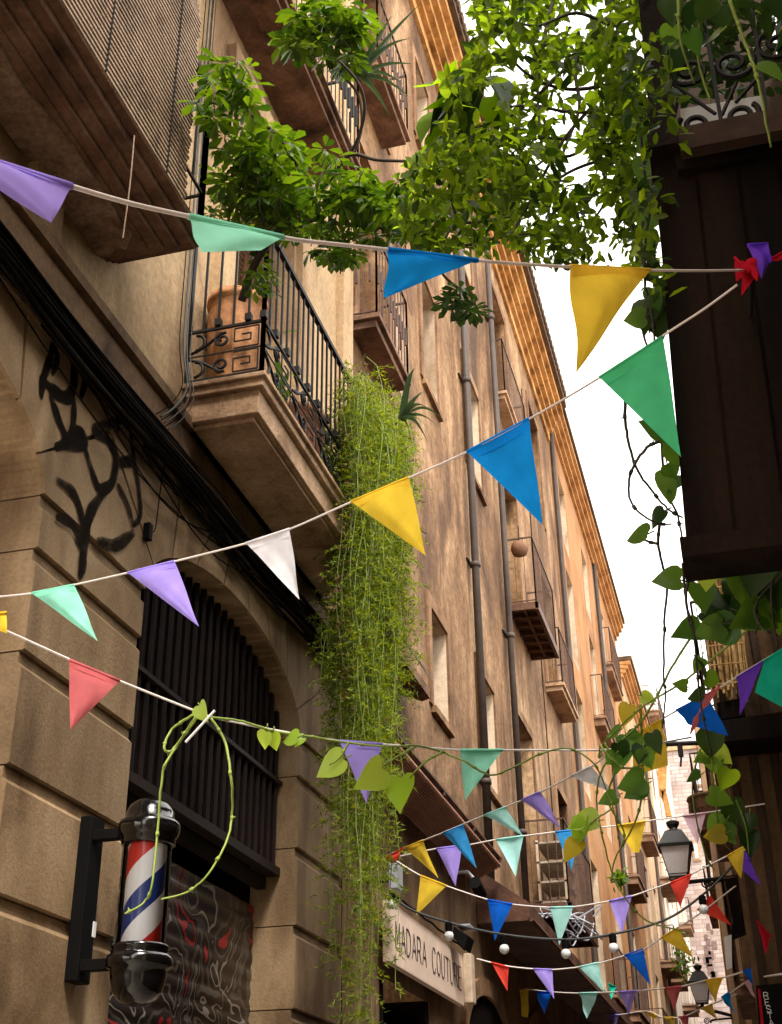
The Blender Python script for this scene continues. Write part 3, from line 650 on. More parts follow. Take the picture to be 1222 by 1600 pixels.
rc = thing('rusty_canopy', 'long dark rusty sheet metal canopy over the shopfronts of the brown house', 'canopy', (-2.3, 16, 3.9))
m = MB(); m.prism([(WX+.01,12.9,4.60), (-2.06,12.9,4.22), (-2.06,12.9,4.06), (-2.10,12.9,4.05), (WX+.01,12.9,4.05)], (0, 14.2, 0)); fixn(link_obj('sheet', m, RUST, rc))
m = MB(); m.tube([(-2.05,12.9,4.06), (-2.05,27.1,4.06)], .025, 6); link_obj('rim', m, RUST, rc)
# shop sign
sg = thing('shop_sign', 'cream shop sign board with thin dark letters under the slatted canopy', 'sign', (-2.5, 10.3, 3.1))
SY0, SY1, SZ0, SZ1, SXX = 9.22, 11.72, 3.13, 3.56, -2.5
m = MB(); m.box(SXX-.05, SY0, SZ0, SXX, SY1, SZ1); link_obj('board', m, SIGNB, sg, bevel=.004)
GL = {'M': [[(0,0),(.08,1),(.5,.25),(.92,1),(1,0)]], 'A': [[(0,0),(.5,1),(1,0)], [(.18,.36),(.82,.36)]], 'D': [[(0,0),(0,1),(.45,1),(.85,.8),(.95,.5),(.85,.2),(.45,0),(0,0)]],
      'R': [[(0,0),(0,1),(.6,1),(.85,.85),(.85,.62),(.6,.47),(0,.47)], [(.5,.47),(.95,0)]], 'C': [[(.95,.8),(.7,1),(.3,1),(.05,.75),(0,.5),(.05,.25),(.3,0),(.7,0),(.95,.2)]],
      'O': [[(.5,1),(.15,.88),(0,.5),(.15,.12),(.5,0),(.85,.12),(1,.5),(.85,.88),(.5,1)]], 'U': [[(0,1),(0,.3),(.15,.07),(.45,0),(.75,.07),(.9,.3),(.9,1)]], 'T': [[(0,1),(1,1)], [(.5,1),(.5,0)]],
      'E': [[(.85,0),(0,0),(0,1),(.85,1)], [(0,.52),(.7,.52)]], 'S': [[(.92,.82),(.7,1),(.3,1),(.06,.82),(.1,.6),(.5,.5),(.9,.38),(.94,.18),(.7,0),(.3,0),(.05,.18)]], ' ': []}
def stroke_text(mb, txt, fr, u0, adv, wd, v0, h, th):
    """thin letters cut from flat strips; fr(u, v) -> 3D point on the board"""
    for i, ch in enumerate(txt):
        for st_ in GL[ch]:
            q = [fr(u0+adv*i+wd*a, v0+h*b) for a, b in st_]
            for a, b in zip(q[:-1], q[1:]): mb.bar(a, b, th)
m = MB(); stroke_text(m, 'MADARA COUTURE', lambda u, v: Vector((SXX+.003, u, v)), SY0+.17, .163, .122, SZ0+.12, .19, .006); link_obj('lettering', m, INK, sg)
m = MB(); m.tube([(SXX+.01, SY0, SZ1+.03)]+[(SXX+.02, SY0+(SY1-SY0)*k/10, SZ1+.045+.012*(k % 2)) for k in range(1, 11)], .009, 5)
link_obj('trim_cable', m, CABLE, sg)
vs = MB(); p = at(733, 1530, x=-2.45); vs.box(-2.5, p.y-.02, p.z-.2, -2.42, p.y+.13, p.z+.22)
tag(link_obj('downpipe_box', vs, REVEAL, None, bevel=.01), 'narrow whitish box beside the far end of the cream shop sign', 'box')
fb = thing('floodlight', 'square pale grey floodlight above the near end of the cream shop sign', 'floodlight', (-2.4, 9.3, 3.7))
p = at(625, 1372, x=-2.35)
m = MB(); m.box(p.x-.06, p.y-.09, p.z-.09, p.x, p.y+.09, p.z+.09); link_obj('housing', m, GREYBOX, fb, bevel=.008)
m = MB(); m.box(WX, p.y-.02, p.z-.02, p.x-.06, p.y+.02, p.z+.02); link_obj('bracket', m, BLACKMATT, fb)
sc_ = thing('security_camera', 'black security camera at the end of the slatted canopy', 'camera', (-2.4, 12.7, 4.2))
p = at(748, 1388, x=-2.32)
m = MB(); m.tube([(p.x,p.y-.16,p.z+.02), (p.x,p.y+.1,p.z-.03)], .055, 12); link_obj('body', m, BLACKMATT, sc_)
m = MB(); m.tube([(p.x,p.y,p.z+.04), (p.x-.1,p.y+.02,p.z+.16), (WX,p.y+.02,p.z+.16)], .016, 6); link_obj('arm', m, GREYBOX, sc_)
fl2 = thing('floodlight', 'small black floodlight tilted down just past the cream shop sign', 'floodlight', (-2.4, 11.6, 3.5))
p = at(724, 1470, x=-2.4)
m = MB(); m.prism([(p.x-.05,p.y-.13,p.z+.1), (p.x+.07,p.y-.13,p.z+.02), (p.x+.03,p.y-.13,p.z-.09), (p.x-.07,p.y-.13,p.z+.02)], (0,.26,0)); link_obj('housing', m, BLACKMATT, fl2)
m = MB(); m.box(p.x-.03,p.y-.14,p.z+.10,p.x+.09,p.y+.14,p.z+.115); link_obj('visor', m, GREYBOX, fl2)

# =============================================================== HOUSE C (ochre) and the farther row
def grid_house(name, label, x, y0, y1, ztop, cols, rows, mat, eave=None, bal=(), eave_x=.3, balm=None, drain=(), ow=1.0, extra_back=6, rough_rev=REVEAL):
    H = thing(name, label, 'house', (x, (y0+y1)/2, 0)); ops = []
    for c in cols:
        for (za, zb) in rows: ops.append((c, c+ow, za, zb))
    ops = [o for o in ops if o[3] < ztop]
    m = MB(); facade(m, x, y0, y1, 0, ztop, ops, thick=extra_back); link_obj('wall', m, mat, H)
    for i, o in enumerate(ops): window(H, x, o, rev=rough_rev, kind='shutter' if (i*7) % 5 == 0 else 'sash', depth=.34)
    if eave:
        m = MB()
        for k, (xo, h) in enumerate(((.06,.12), (.14,.12), (.22,.12), (eave_x,.1))): m.box(x-1, y0, ztop+.12*k+.001, x+xo, y1-.02, ztop+.12*k+h+.018)
        link_obj('cornice', m, eave, H)
        m = MB(); m.box(x-extra_back, y0, ztop+.5, x+eave_x+.05, y1-.02, ztop+.62); link_obj('roof', m, TILE_D, H)
    for (ya, yb, z, xo) in bal: b_balcony(ya, yb, x+xo, z, parent=H, mat=balm or SLAB_F, gap=.13, th=.2, xw=x)
    for y in drain: 
        m = MB(); m.tube([(x+.06,y,0), (x+.06,y,ztop)], .05, 8); link_obj('drainpipe', m, PIPE, H)
    return H
rowsC = ((4.9,7.1), (8.4,10.4), (11.0,13.0), (13.6,15.2))
grid_house('ochre_house', 'ochre rendered house beyond the brown house, orange eave along its roof', WX, 22.36, 35.0, 15.9, (23.6, 27.2, 30.6, 33.2), rowsC, RENDER_C, EAVE2,
           bal=((26.6,29.0,10.8,.27), (26.6,29.0,4.85,.4), (23.2,25.6,4.7,.3), (30.2,32.6,8.2,.35), (30.2,32.6,13.4,.25), (33.0,34.8,4.7,.4)), drain=(22.5, 29.7), eave_x=.28)
m = MB(); m.box(WX, 25.9, 0, WX+.07, 26.05, 15.9)
grid_house('tan_house', 'tan house with stacked balconies halfway down the street on the left', WX+.06, 35.01, 44.0, 14.8, (36.2, 39.0, 41.8), ((4.7,6.9), (7.8,9.8), (10.6,12.6)), RENDER_D, EAVE2,
           bal=((35.8,38.0,4.6,.5), (38.6,40.6,4.6,.5), (38.6,40.8,7.6,.5), (41.4,43.6,7.6,.5), (41.4,43.6,10.5,.5), (35.8,37.8,10.5,.4)), drain=(40.9,))
grid_house('pale_house', 'tall whitish house at the far end of the row on the left', WX+.02, 44.01, 60.0, 20.6, (45.4, 48.6, 52.0, 55.6), ((4.5,6.8), (7.8,9.8), (11,13), (14.2,16.2)), RENDER_E, None,
           bal=((45.0,47.2,17.2,.55), (48.2,50.4,17.6,.5), (45.0,47.0,11.0,.5), (48.2,50.2,7.6,.5), (52,54,11,.5), (45.0,47.2,4.4,.5), (52,54.2,4.4,.5)))
# ochre sun blinds sticking out from the tan house
for nm, (pa, pb, pc, pd), lb in (('sun_blind', ((1026,1190),(1042,1188),(1040,1262),(1030,1240)), 'upper ochre canvas sun blind hanging off a far left facade'), ('sun_blind', ((1033,1234),(1040,1232),(1050,1275),(1040,1276)), 'lower ochre canvas sun blind just above the nearest street lantern')):
    q = [at(*a, y=34.9) for a in (pa, pb, pc, pd)]; m = MB(); m.prism(q, (0,.08,0)); m.tube([q[0], q[1]], .05, 6)
    tag(fixn(link_obj(nm, m, EAVE)), lb, 'sun blind')
# the stone tower closing the view
tw = thing('stone_tower', 'pale stone brick tower closing the end of the street', 'tower', (-1.2, 62, 0))
m = MB(); m.box(-3.6, 62, 0, 3.0, 66, 20.9); link_obj('wall', m, BRICK, tw)
m = MB(); m.box(-3.7, 61.85, 20.901, 3.1, 66.1, 21.15); link_obj('coping', m, RENDER_D, tw)
for (px, py, ww, hh) in ((1092,1205,.5,1.5), (1088,1330,.35,.9)):
    p = at(px, py, y=62); m = MB(); m.box(p.x-ww/2, 61.93, p.z-hh/2, p.x+ww/2, 61.99, p.z+hh/2); wn = link_obj('window', m, RENDER_D, tw)
    m = MB(); m.box(p.x-ww/2+.08, 61.90, p.z-hh/2+.08, p.x+ww/2-.08, 61.928, p.z+hh/2-.08); link_obj('pane', m, plain('grey_pane', (.35,.36,.38), rough=.3, var=.2), wn)
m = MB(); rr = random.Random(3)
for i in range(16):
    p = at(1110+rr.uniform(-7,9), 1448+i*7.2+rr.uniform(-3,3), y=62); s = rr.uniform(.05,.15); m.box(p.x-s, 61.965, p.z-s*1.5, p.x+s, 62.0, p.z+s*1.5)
link_obj('putlog_holes', m, plain('hole_shadow_stone', (.13,.085,.075), var=.3), tw)  # raised dark patches stand in for the shade inside holes
ps = [at(x, y, y=62) for x, y in ((1076,1188),(1092,1188))]

# =============================================================== RIGHT SIDE
RX = .68
RA = thing('dark_house', 'dark house on the right edge with a dark timber screen below an iron balcony', 'house', (RX, 5, 0))
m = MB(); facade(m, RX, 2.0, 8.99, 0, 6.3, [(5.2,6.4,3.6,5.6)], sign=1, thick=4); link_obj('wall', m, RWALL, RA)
for o in ((5.2,6.4,3.6,5.6),): window(RA, RX, o, sign=1, kind='sash', rev=RWALL)
# enclosed timber screen: its near face and its street edge lean as they do on the old house
BY = 2.8
c0 = at(1075,878,y=BY); c1 = at(1036,400,y=BY); ztopb = at(1048,240,y=BY).z; zb = c0.z
xl0 = c0.x; xl1 = at(1020,240,y=BY).x
m = MB()
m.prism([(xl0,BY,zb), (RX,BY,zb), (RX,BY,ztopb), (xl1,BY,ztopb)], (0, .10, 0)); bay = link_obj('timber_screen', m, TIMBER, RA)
m = MB(); nb = 6
for i in range(nb):
    t0 = i/nb; xa = xl0+(RX-xl0)*t0; xb_ = xl0+(RX-xl0)*(i+1)/nb; ta = xl1+(RX-xl1)*t0; tb = xl1+(RX-xl1)*(i+1)/nb; gp = .005; dd = .012+.008*(i % 2)
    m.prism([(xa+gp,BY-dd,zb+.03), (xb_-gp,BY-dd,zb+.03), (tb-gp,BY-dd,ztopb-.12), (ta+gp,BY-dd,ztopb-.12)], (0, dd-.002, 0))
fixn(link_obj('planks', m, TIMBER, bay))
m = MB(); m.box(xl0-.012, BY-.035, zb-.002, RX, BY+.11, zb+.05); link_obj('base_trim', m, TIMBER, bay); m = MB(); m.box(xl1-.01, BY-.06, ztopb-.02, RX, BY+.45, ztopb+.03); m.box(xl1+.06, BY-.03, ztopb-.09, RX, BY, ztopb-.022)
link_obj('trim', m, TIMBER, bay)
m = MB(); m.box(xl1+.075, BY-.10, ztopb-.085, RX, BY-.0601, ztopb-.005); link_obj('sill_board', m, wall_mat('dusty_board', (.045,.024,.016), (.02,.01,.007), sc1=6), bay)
# corner post running up the full height and the iron balcony above the bay
m = MB(); pt = at(998,0,y=BY); pb2 = at(1020,240,y=BY); top = pb2+(pt-pb2)*4; t_ = (ztopb+.031-pb2.z)/(top.z-pb2.z); pb2 = pb2+(top-pb2)*t_
m.prism([(pb2.x,BY-.02,pb2.z), (pb2.x+.072,BY-.02,pb2.z), (top.x+.072,BY-.02,top.z), (top.x,BY-.02,top.z)], (0,.12,0)); fixn(link_obj('corner_post', m, TIMBER, RA))
rb = MB(); yb = BY+.05
def fr_r(u, v): return Vector((u, yb, v))
pz = ztopb+.03
for (px, py) in ((1125,130),):
    a = at(1098,0,y=yb); b = at(1128,200,y=yb); rb.bar((b.x,yb,pz), (a.x,yb,a.z+.5), .011)
a = at(1185,0,y=yb); rb.bar((at(1200,200,y=yb).x,yb,pz), (a.x,yb,a.z+.5), .011)
rb.bar((xl1,yb,pz+.02), (RX,yb,pz+.02), .012)
for (px, py, rad, tn, a0) in ((1077,112,.062,1.6,2.2), (1145,100,.066,-1.6,.9), (1085,195,.046,1.5,2.4), (1160,180,.050,-1.5,.8), (1215,70,.06,1.5,2.2)):
    c = at(px, py, y=yb); rb.tube(spiral(c.x, c.z, rad, .012, tn, a0, fr_r, 34), .0085, 6)
for (q1, q2) in (((1050,130),(1118,178)), ((1150,130),(1128,180)), ((1060,150),(1050,200)), ((1190,115),(1150,160))):
    rb.tube([at(*q1,y=yb), at(*q2,y=yb)], .006, 5)
link_obj('railing', rb, IRON, RA)
m = MB(); q = [at(x, y, y=BY+.25) for x, y in ((1063,170),(1196,148),(1205,205),(1066,226))]; m.prism(q, (0,.02,0))  # thin white sheet added for the bright sky gap behind the scrolls
tag(fixn(link_obj('white_sheet', m, SHEET)), 'added white sheet standing in for bright sky behind the iron scrolls', 'sheet')
RN = thing('cream_bounce_house', 'unseen cream house added on the right behind the viewer to bounce light', 'house', (RX, -6, 0))  # unseen house added to bounce light; its height blocks sun on the right
m = MB(); OPN = [(y, y+1.1, z, z+2) for y in (-11, -7.5, -4, -.5) for z in (.1, 3.6)]; facade(m, RX, -14, 1.99, 0, 7.2, OPN, sign=1, thick=4); link_obj('wall', m, RENDER_E, RN)
for o in OPN: window(RN, RX, o, sign=1)
RB = thing('brown_corner_house', 'brown house on the right beyond the timber screen, its side wall facing the viewer', 'house', (.3, 13, 0))
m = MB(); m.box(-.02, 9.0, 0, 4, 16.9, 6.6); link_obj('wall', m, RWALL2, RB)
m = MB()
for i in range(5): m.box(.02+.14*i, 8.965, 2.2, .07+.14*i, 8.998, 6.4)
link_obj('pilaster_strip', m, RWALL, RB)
for (ya, yb_, z, xo) in ((10.2,12.4,5.1,-.07), (13.2,15.2,5.1,-.17), (13.0,15.0,3.4,-.15)):
    b_balcony(ya, yb_, xo, z, parent=RB, mat=SLAB_D, gap=.09, xw=-.02)
RC_ = thing('narrow_brown_house', 'far brown house on the right with moulded pilasters beside the stone tower', 'house', (0, 22, 0))
m = MB(); m.box(-.34, 17.0, 0, 4, 30, 7.4); link_obj('wall', m, RWALL2, RC_)
m = MB()
for x in (-.33, -.18, -.02): m.box(x, 16.955, 0, x+.07, 16.998, 7.2)
link_obj('pilaster', m, RENDER_D, RC_)
b_balcony(18, 20, -.44, 6.2, parent=RC_, mat=SLAB_D, xw=-.34); b_balcony(22, 24, -.50, 6.2, parent=RC_, mat=SLAB_D, xw=-.34)
m = MB(); m.box(-.62, 30.01, 0, 4, 60, 9.6); H = thing('distant_house', 'distant house on the right just before the stone tower', 'house', (0, 45, 0)); link_obj('wall', m, RENDER_D, H)
b_balcony(31, 33, -.80, 7.5, parent=H, mat=SLAB_D, xw=-.62)
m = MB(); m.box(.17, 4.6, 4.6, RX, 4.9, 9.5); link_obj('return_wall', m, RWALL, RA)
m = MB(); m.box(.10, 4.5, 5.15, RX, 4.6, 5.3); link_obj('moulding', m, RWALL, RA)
# ledge shelf, dark shop awning, hanging planks
sh = thing('plank_shelf', 'dark plank shelf with brackets on the right wall above the black cross bar', 'shelf', (.1, 8.9, 4.6))
q = [at(x, y, y=8.6) for x, y in ((1112,1128),(1222,1112),(1222,1150),(1118,1160))]; m = MB(); m.prism(q, (0,.36,0)); fixn(link_obj('board', m, TIMBER, sh))
m = MB(); q = [at(x, y, y=8.7) for x, y in ((1120,1098),(1160,1090),(1165,1118),(1122,1124))]; m.prism(q, (0,.25,0)); fixn(link_obj('crate', m, TIMBER, sh))
da = thing('black_awning', 'black fabric awning over a shop on the right, under the purple flag', 'awning', (-.05, 12, 3.7))
q = [at(x, y, y=11.2) for x, y in ((1147,1432),(1170,1420),(1182,1446),(1141,1464))]; m = MB(); m.prism(q, (.0,.9,.12)); fixn(link_obj('canvas', m, BLACKMATT, da))
q = [at(x, y, y=11.25) for x, y in ((1132,1375),(1183,1360),(1190,1420),(1143,1430))]; m = MB(); m.prism(q, (0,.5,0)); fixn(link_obj('cassette', m, TIMBER, da))
for (xx, col, lb) in ((1136, SHEET, 'white cloth hanging below the black awning'), (1163, RWALL2, 'brown wooden plank below the black awning')):
    q = [at(x, y, y=10.9) for x, y in ((xx-5,1464),(xx+7,1460),(xx+8,1512),(xx-1,1515))]; m = MB(); m.prism(q, (0,.03,0)); tag(fixn(link_obj('hanging_cloth' if col is SHEET else 'plank', m, col)), lb, 'cloth' if col is SHEET else 'plank')
# vertical restaurant sign
rsn = thing('restaurant_sign', 'black vertical blade sign with white capitals reading down at the lower right edge', 'sign', (.07, 8.6, 2))
ys = 8.6; q = [at(x, y, y=ys) for x, y in ((1181,1540),(1222,1536),(1233,1680),(1192,1684))]; m = MB(); m.prism(q, (0,.06,0)); fixn(link_obj('board', m, BLACKMATT, rsn))
q = [at(x, y, y=ys-.01) for x, y in ((1184,1545),(1188,1545),(1202,1684),(1196,1684))]; m = MB(); m.prism(q, (0,.012,0)); fixn(link_obj('red_edge', m, FLAG['crimson'], rsn))
m = MB(); zt = at(1200,1548,y=ys-.012)
for i, ch in enumerate('RESTA'):
    p = at(1195+1.7*i, 1562+14.6*i, y=ys-.012); p = at(1194+2.0*i, 1560+10.8*i, y=ys-.012)
    for st_ in GL[ch]:
        q = [Vector((p.x+.029*a, ys-.013, p.z+.034*b)) for a, b in st_]
        for a, b in zip(q[:-1], q[1:]): m.bar(a, b, .0036)
link_obj('lettering', m, PAINTW, rsn)
wk = thing('wicker_basket', 'brown wicker basket hung on the right just above the faded rose flag', 'basket', at(1113,1285,y=9.5))
c = at(1113,1262,y=9.5); link_obj('bowl', MB().lathe([(.05,c.z-.13),(.12,c.z-.11),(.155,c.z-.02),(.16,c.z+.06),(.145,c.z+.06)], (c.x,c.y,0), 18), WOOD, wk)
m = MB()
for k in range(18): a_ = 2*PI*k/18; m.tube([(c.x+.16*math.cos(a_),c.y+.16*math.sin(a_),c.z+.06), (c.x+.165*math.cos(a_),c.y+.165*math.sin(a_),c.z-.02), (c.x+.12*math.cos(a_),c.y+.12*math.sin(a_),c.z-.12)], .008, 4)
m.tube([(c.x+.165*math.cos(2*PI*k/24), c.y+.165*math.sin(2*PI*k/24), c.z+.065) for k in range(25)], .014, 5); link_obj('weave', m, WOOD, wk)
# iron cross bar with a hanging hook
cbm = thing('cross_bar', 'black iron pole reaching across from the right with a hook hanging from it', 'pole', (0, 14, 6))
a = at(1033,1163,y=14); b = at(1205,1156,y=14); m = MB(); m.tube([a, b], .028, 8); link_obj('pole', m, IRON, cbm)
h = at(1062,1163,y=14); m = MB(); m.tube([h, h-Vector((0,0,.14))], .03, 6); m.tube([h-Vector((0,0,.14)), h-Vector((.02,0,.25))], .012, 5); link_obj('hook', m, IRON, cbm)
# street lanterns
def lantern(label, cx, cy, yy, s, bar_to, arm_px):
    c = at(cx, cy, y=yy)                       # centre of the bottom of the glass
    t = thing('street_lantern', label, 'street lantern', c, 'wall lanterns along the street'); k = s
    def fr4(h, z): return [Vector((c.x+sx*h, c.y+sy*h, c.z+z)) for sx, sy in ((-1,-1),(1,-1),(1,1),(-1,1))]
    def loft(mb, secs):
        for (h0, z0), (h1, z1) in zip(secs[:-1], secs[1:]):
            a_ = fr4(h0*k, z0*k); b_ = fr4(h1*k, z1*k); mb.add(a_+b_, [(i, (i+1) % 4, 4+(i+1) % 4, 4+i) for i in range(4)])
        mb.add(fr4(secs[0][0]*k, secs[0][1]*k), [(0,1,2,3)]); mb.add(fr4(secs[-1][0]*k, secs[-1][1]*k), [(0,1,2,3)])
    m = MB(); loft(m, [(.15,0),(.255,.52)]); link_obj('glass', m, LAMPG, t)
    m = MB()
    for i in range(4): m.bar(fr4(.155*k,0)[i], fr4(.262*k,.52*k)[i], .018*k); m.bar(fr4(.155*k,0)[i], fr4(.155*k,0)[(i+1) % 4], .022*k); m.bar(fr4(.162*k,.05*k)[i], fr4(.162*k,.05*k)[(i+1) % 4], .01*k)
    link_obj('frame', m, IRON, t)
    m = MB(); loft(m, [(.30,.51),(.31,.55),(.27,.57),(.15,.80),(.10,.83)]); m.lathe([(.1*k,c.z+.82*k),(.07*k,c.z+.87*k),(.11*k,c.z+.93*k),(.12*k,c.z+.98*k),(.05*k,c.z+1.02*k),(.0,c.z+1.03*k)], (c.x,c.y,0), 12); link_obj('cap', m, plain('dark_green_grey_metal', (.014,.013,.012), rough=.5, metal=0, var=.3, spec=.3), t)
    m = MB(); e = at(*arm_px, y=yy); zz = c.z-.09*k; m.tube([(c.x,c.y,c.z), (c.x,c.y,zz)], .05*k, 8); m.tube([(c.x-.05,c.y,zz), (bar_to,c.y,e.z)], .022, 8)
    fr = lambda u, v: Vector((u, c.y, v))
    m.tube(spiral(e.x, e.z-.09*k, .085*k, .02*k, 1.6, 0.4, fr), .014*k, 6); m.tube(spiral(c.x+.1*k, zz-.05*k, .05*k, .02*k, 1.2, 1.5, fr), .012*k, 5)
    m.tube(smooth_path([fr(e.x+.05,e.z-.14*k), fr(e.x+.16*k,e.z-.07*k), fr(bar_to,e.z-.02)]), .014, 5)
    link_obj('bracket', m, IRON, t); return t
lantern('large black street lantern with milky glass in front of the pale tower', 1061, 1372, 14.0, .60, -.02, (1102,1373))
lantern('smaller street lantern low down, under the plants and near the yellow flags', 1097, 1568, 19.0, .50, -.34, (1104,1590))

# =============================================================== BUNTING
def vplane(L, Rr):
    """vertical plane through two anchor points: pixel -> point of that plane"""
    L = Vector(L); n = (Vector(Rr)-L).cross(Vector((0,0,1))).normalized()
    def q(px, py): r = ray(px, py); return CAM + r*((L-CAM).dot(n)/r.dot(n))
    q.n = n; return q
def flag_mesh(pts, bulge, hem, rr, off):
    """triangular (or four-cornered) cloth hung from its first edge, bellied by the air, with a sewn hem round the cord"""
    a, b = pts[0], pts[1]; m = MB(); n = 10; nrm = (b-a).cross(pts[2]-a).normalized()
    if len(pts) == 3: left = lambda t: a.lerp(pts[2], t); right = lambda t: b.lerp(pts[2], t)
    else: left = lambda t: a.lerp(pts[3], t); right = lambda t: b.lerp(pts[2], t)
    ph = rr.random()*6; size = (b-a).length
    for i in range(n+1):
        t = i/n
        for j in range(n+1):
            s = j/n; p = left(t).lerp(right(t), s)
            d = bulge*math.sin(PI*s)*t**.7*(1-t)*2.4 + .03*size*math.sin(5*s+4*t+ph)*t*(1-t)*2.5 + .012*size*math.sin(13*s-6*t+2*ph)*t*(1-t)*2
            m.v.append(p+nrm*d*1.0+off*(t**1.5))
    for i in range(n):
        for j in range(n): q = i*(n+1)+j; m.f.append((q, q+1, q+n+2, q+n+1)); m.m.append(0)
    sg_ = -1 if nrm.dot(CAM-a) < 0 else 1
    for i in range(3):
        t = .10*i/2
        for j in range(n+1): m.v.append(left(t).lerp(right(t), j/n)+nrm*(bulge*math.sin(PI*j/n)*t**.7*(1-t)*2.4+sg_*(.0022-.0008*i)*(size/.18)))
    o_ = len(m.v)-3*(n+1)
    for i in range(2):
        for j in range(n): q = o_+i*(n+1)+j; m.f.append((q, q+1, q+n+2, q+n+1)); m.m.append(0)
    m.tube([a+(b-a)*k/4 for k in range(5)], hem*.8, 6)
    return m
def bunting(label, L, Rr, cordpx, flags, cr=.004, seed=1, ext=None, group='bunting strings across the street'):
    q = vplane(L, Rr); rr = random.Random(seed); t = thing('bunting', label, 'bunting', q(*cordpx[len(cordpx)//2]), group)
    path = [q(*p) for p in cordpx]
    if ext: path = [Vector(ext[0])]*(ext[0] is not None)+path+[Vector(ext[1])]*(ext[1] is not None)
    m = MB(); m.tube(smooth_path(path, 5), cr, 6); link_obj('cord', m, CORD, t, smooth=True)
    for col, pts in flags:
        P = [q(*p) for p in pts]; sz = (P[1]-P[0]).length
        tw_ = rr.uniform(-.16, .16)*sz                     # the free tip swings out of the plane, along the sight line at its own distance
        tip = P[2]; dv = (tip-CAM).normalized(); off = dv*tw_
        mm = flag_mesh(P, rr.choice((-1, 1))*rr.uniform(.04,.10)*sz, cr*1.5+.0012, rr, off)
        f = link_obj('flag', mm, FLAG[col], t, smooth=True); f['label'] = {'deepblue':'blue','sky':'light blue','aqua':'pale aqua','lemon':'yellow','violet':'dark purple'}.get(col, col)+' flag'
    return t
bow = at(1165, 428, y=2.58); LFT = at(0, 990, x=-2.55)
bunting('topmost bunting string with violet, mint, blue and yellow flags below the foliage', at(-148,209,d=1.5), bow,
    [(-300,150),(-148,209),(0,256),(112,291),(205,318),(295,338),(442,371),(520,381),(605,390),(745,407),(890,417),(1015,422),(1100,423),(1160,422)],
    [('purple',[(-150,209),(112,291),(80,348)]), ('mint',[(295,338),(442,371),(408,391),(316,394)]), ('blue',[(605,390),(745,407),(600,466)]), ('yellow',[(891,416),(1015,422),(900,583)])], cr=.0032, seed=4)
bunting('bunting string rising diagonally from the stone pier to the crimson knot, with a green flag', at(-20,934,x=-2.55), bow,
    [(-20,934),(50,927),(115,914),(200,895),(270,878),(385,849),(455,826),(550,784),(638,747),(730,706),(830,653),(937,590),(1040,522),(1100,483),(1152,445)],
    [('green',[(937,590),(1036,526),(1064,714)]), ('blue',[(730,706),(827,654),(848,820)]), ('yellow',[(549,784),(639,746),(665,868)]), ('white',[(385,849),(452,827),(468,937)]),
     ('purple',[(200,895),(273,877),(311,979)]), ('mint',[(50,927),(116,914),(153,1002)])], cr=.0034, seed=9)
bunting('bunting string wrapped by a green vine, with coral, violet and mint flags below the arch', at(-10,982,x=-2.5), at(1160,1150,y=6.4),
    [(-30,972),(10,986),(110,1031),(187,1064),(300,1109),(330,1120),(430,1141),(530,1158),(597,1163),(720,1172),(785,1172),(860,1172),(935,1172),(1000,1166),(1080,1152)],
    [('yellow',[(-50,966),(10,957),(11,990)]), ('pink',[(108,1031),(187,1064),(110,1141)]), ('purple',[(530,1158),(597,1163),(573,1256)]), ('mint',[(719,1172),(785,1172),(727,1250)])], cr=.005, seed=3)
LK = at(606, 1338, x=-2.45)
bunting('bunting string climbing to the right edge, teal and dark purple flags at its upper end', LK, at(1212,1022,y=5.4),
    [(606,1337),(632,1325),(690,1302),(757,1274),(800,1257),(850,1235),(893,1213),(930,1194),(973,1160),(1044,1118),(1125,1074),(1160,1052),(1210,1022)],
    [('red',[(600,1341),(633,1324),(618,1347)]), ('yellow',[(633,1325),(661,1313),(685,1372)]), ('sky',[(692,1302),(724,1289),(745,1357)]), ('aqua',[(757,1274),(790,1261),(817,1306)]), ('purple',[(815,1250),(845,1237),(877,1295)]),
     ('white',[(892,1213),(924,1197),(962,1241)]), ('yellow',[(985,1152),(1034,1124),(1044,1196),(990,1212)]), ('deepblue',[(1057,1110),(1105,1085),(1138,1150),(1075,1132)]), ('pink',[(1086,1097),(1126,1073),(1077,1151)]),
     ('violet',[(1152,1059),(1194,1033),(1156,1118)]), ('teal',[(1194,1033),(1230,1010),(1228,1108),(1180,1082)])], cr=.0048, seed=5)
bunting('nearly level bunting string with purple, mint, blue, yellow and faded rose flags past the lantern', at(640,1332,x=-2.4), at(1192,1257,y=8.8),
    [(606,1342),(682,1326),(722,1322),(775,1312),(820,1306),(868,1300),(905,1296),(965,1290),(1010,1283),(1067,1275),(1102,1270),(1195,1256)],
    [('purple',[(682,1326),(722,1321),(712,1385)]), ('aqua',[(775,1312),(818,1306),(806,1370)]), ('sky',[(868,1300),(906,1296),(893,1360)]), ('yellow',[(965,1290),(1009,1283),(999,1332),(988,1332)]), ('rose',[(1067,1275),(1103,1270),(1090,1320)])], cr=.005, seed=6)
bunting('sagging bunting string with yellow, blue and purple flags just above the festoon bulbs', at(616,1342,x=-2.4), at(1172,1316,y=8.6),
    [(616,1343),(657,1368),(697,1384),(760,1405),(800,1413),(860,1418),(897,1417),(952,1408),(988,1400),(1045,1380),(1080,1366),(1135,1338),(1165,1321)],
    [('yellow',[(657,1368),(698,1384),(650,1430)]), ('deepblue',[(762,1406),(801,1413),(773,1470)]), ('aqua',[(860,1418),(896,1417),(874,1477)]), ('purple',[(952,1408),(987,1400),(972,1460)]), ('red',[(1047,1380),(1081,1366),(1063,1418)]),
     ('yellow',[(1136,1338),(1166,1321),(1158,1373)]), ('violet',[(1163,1330),(1172,1345),(1190,1385),(1160,1360)])], cr=.005, seed=7)
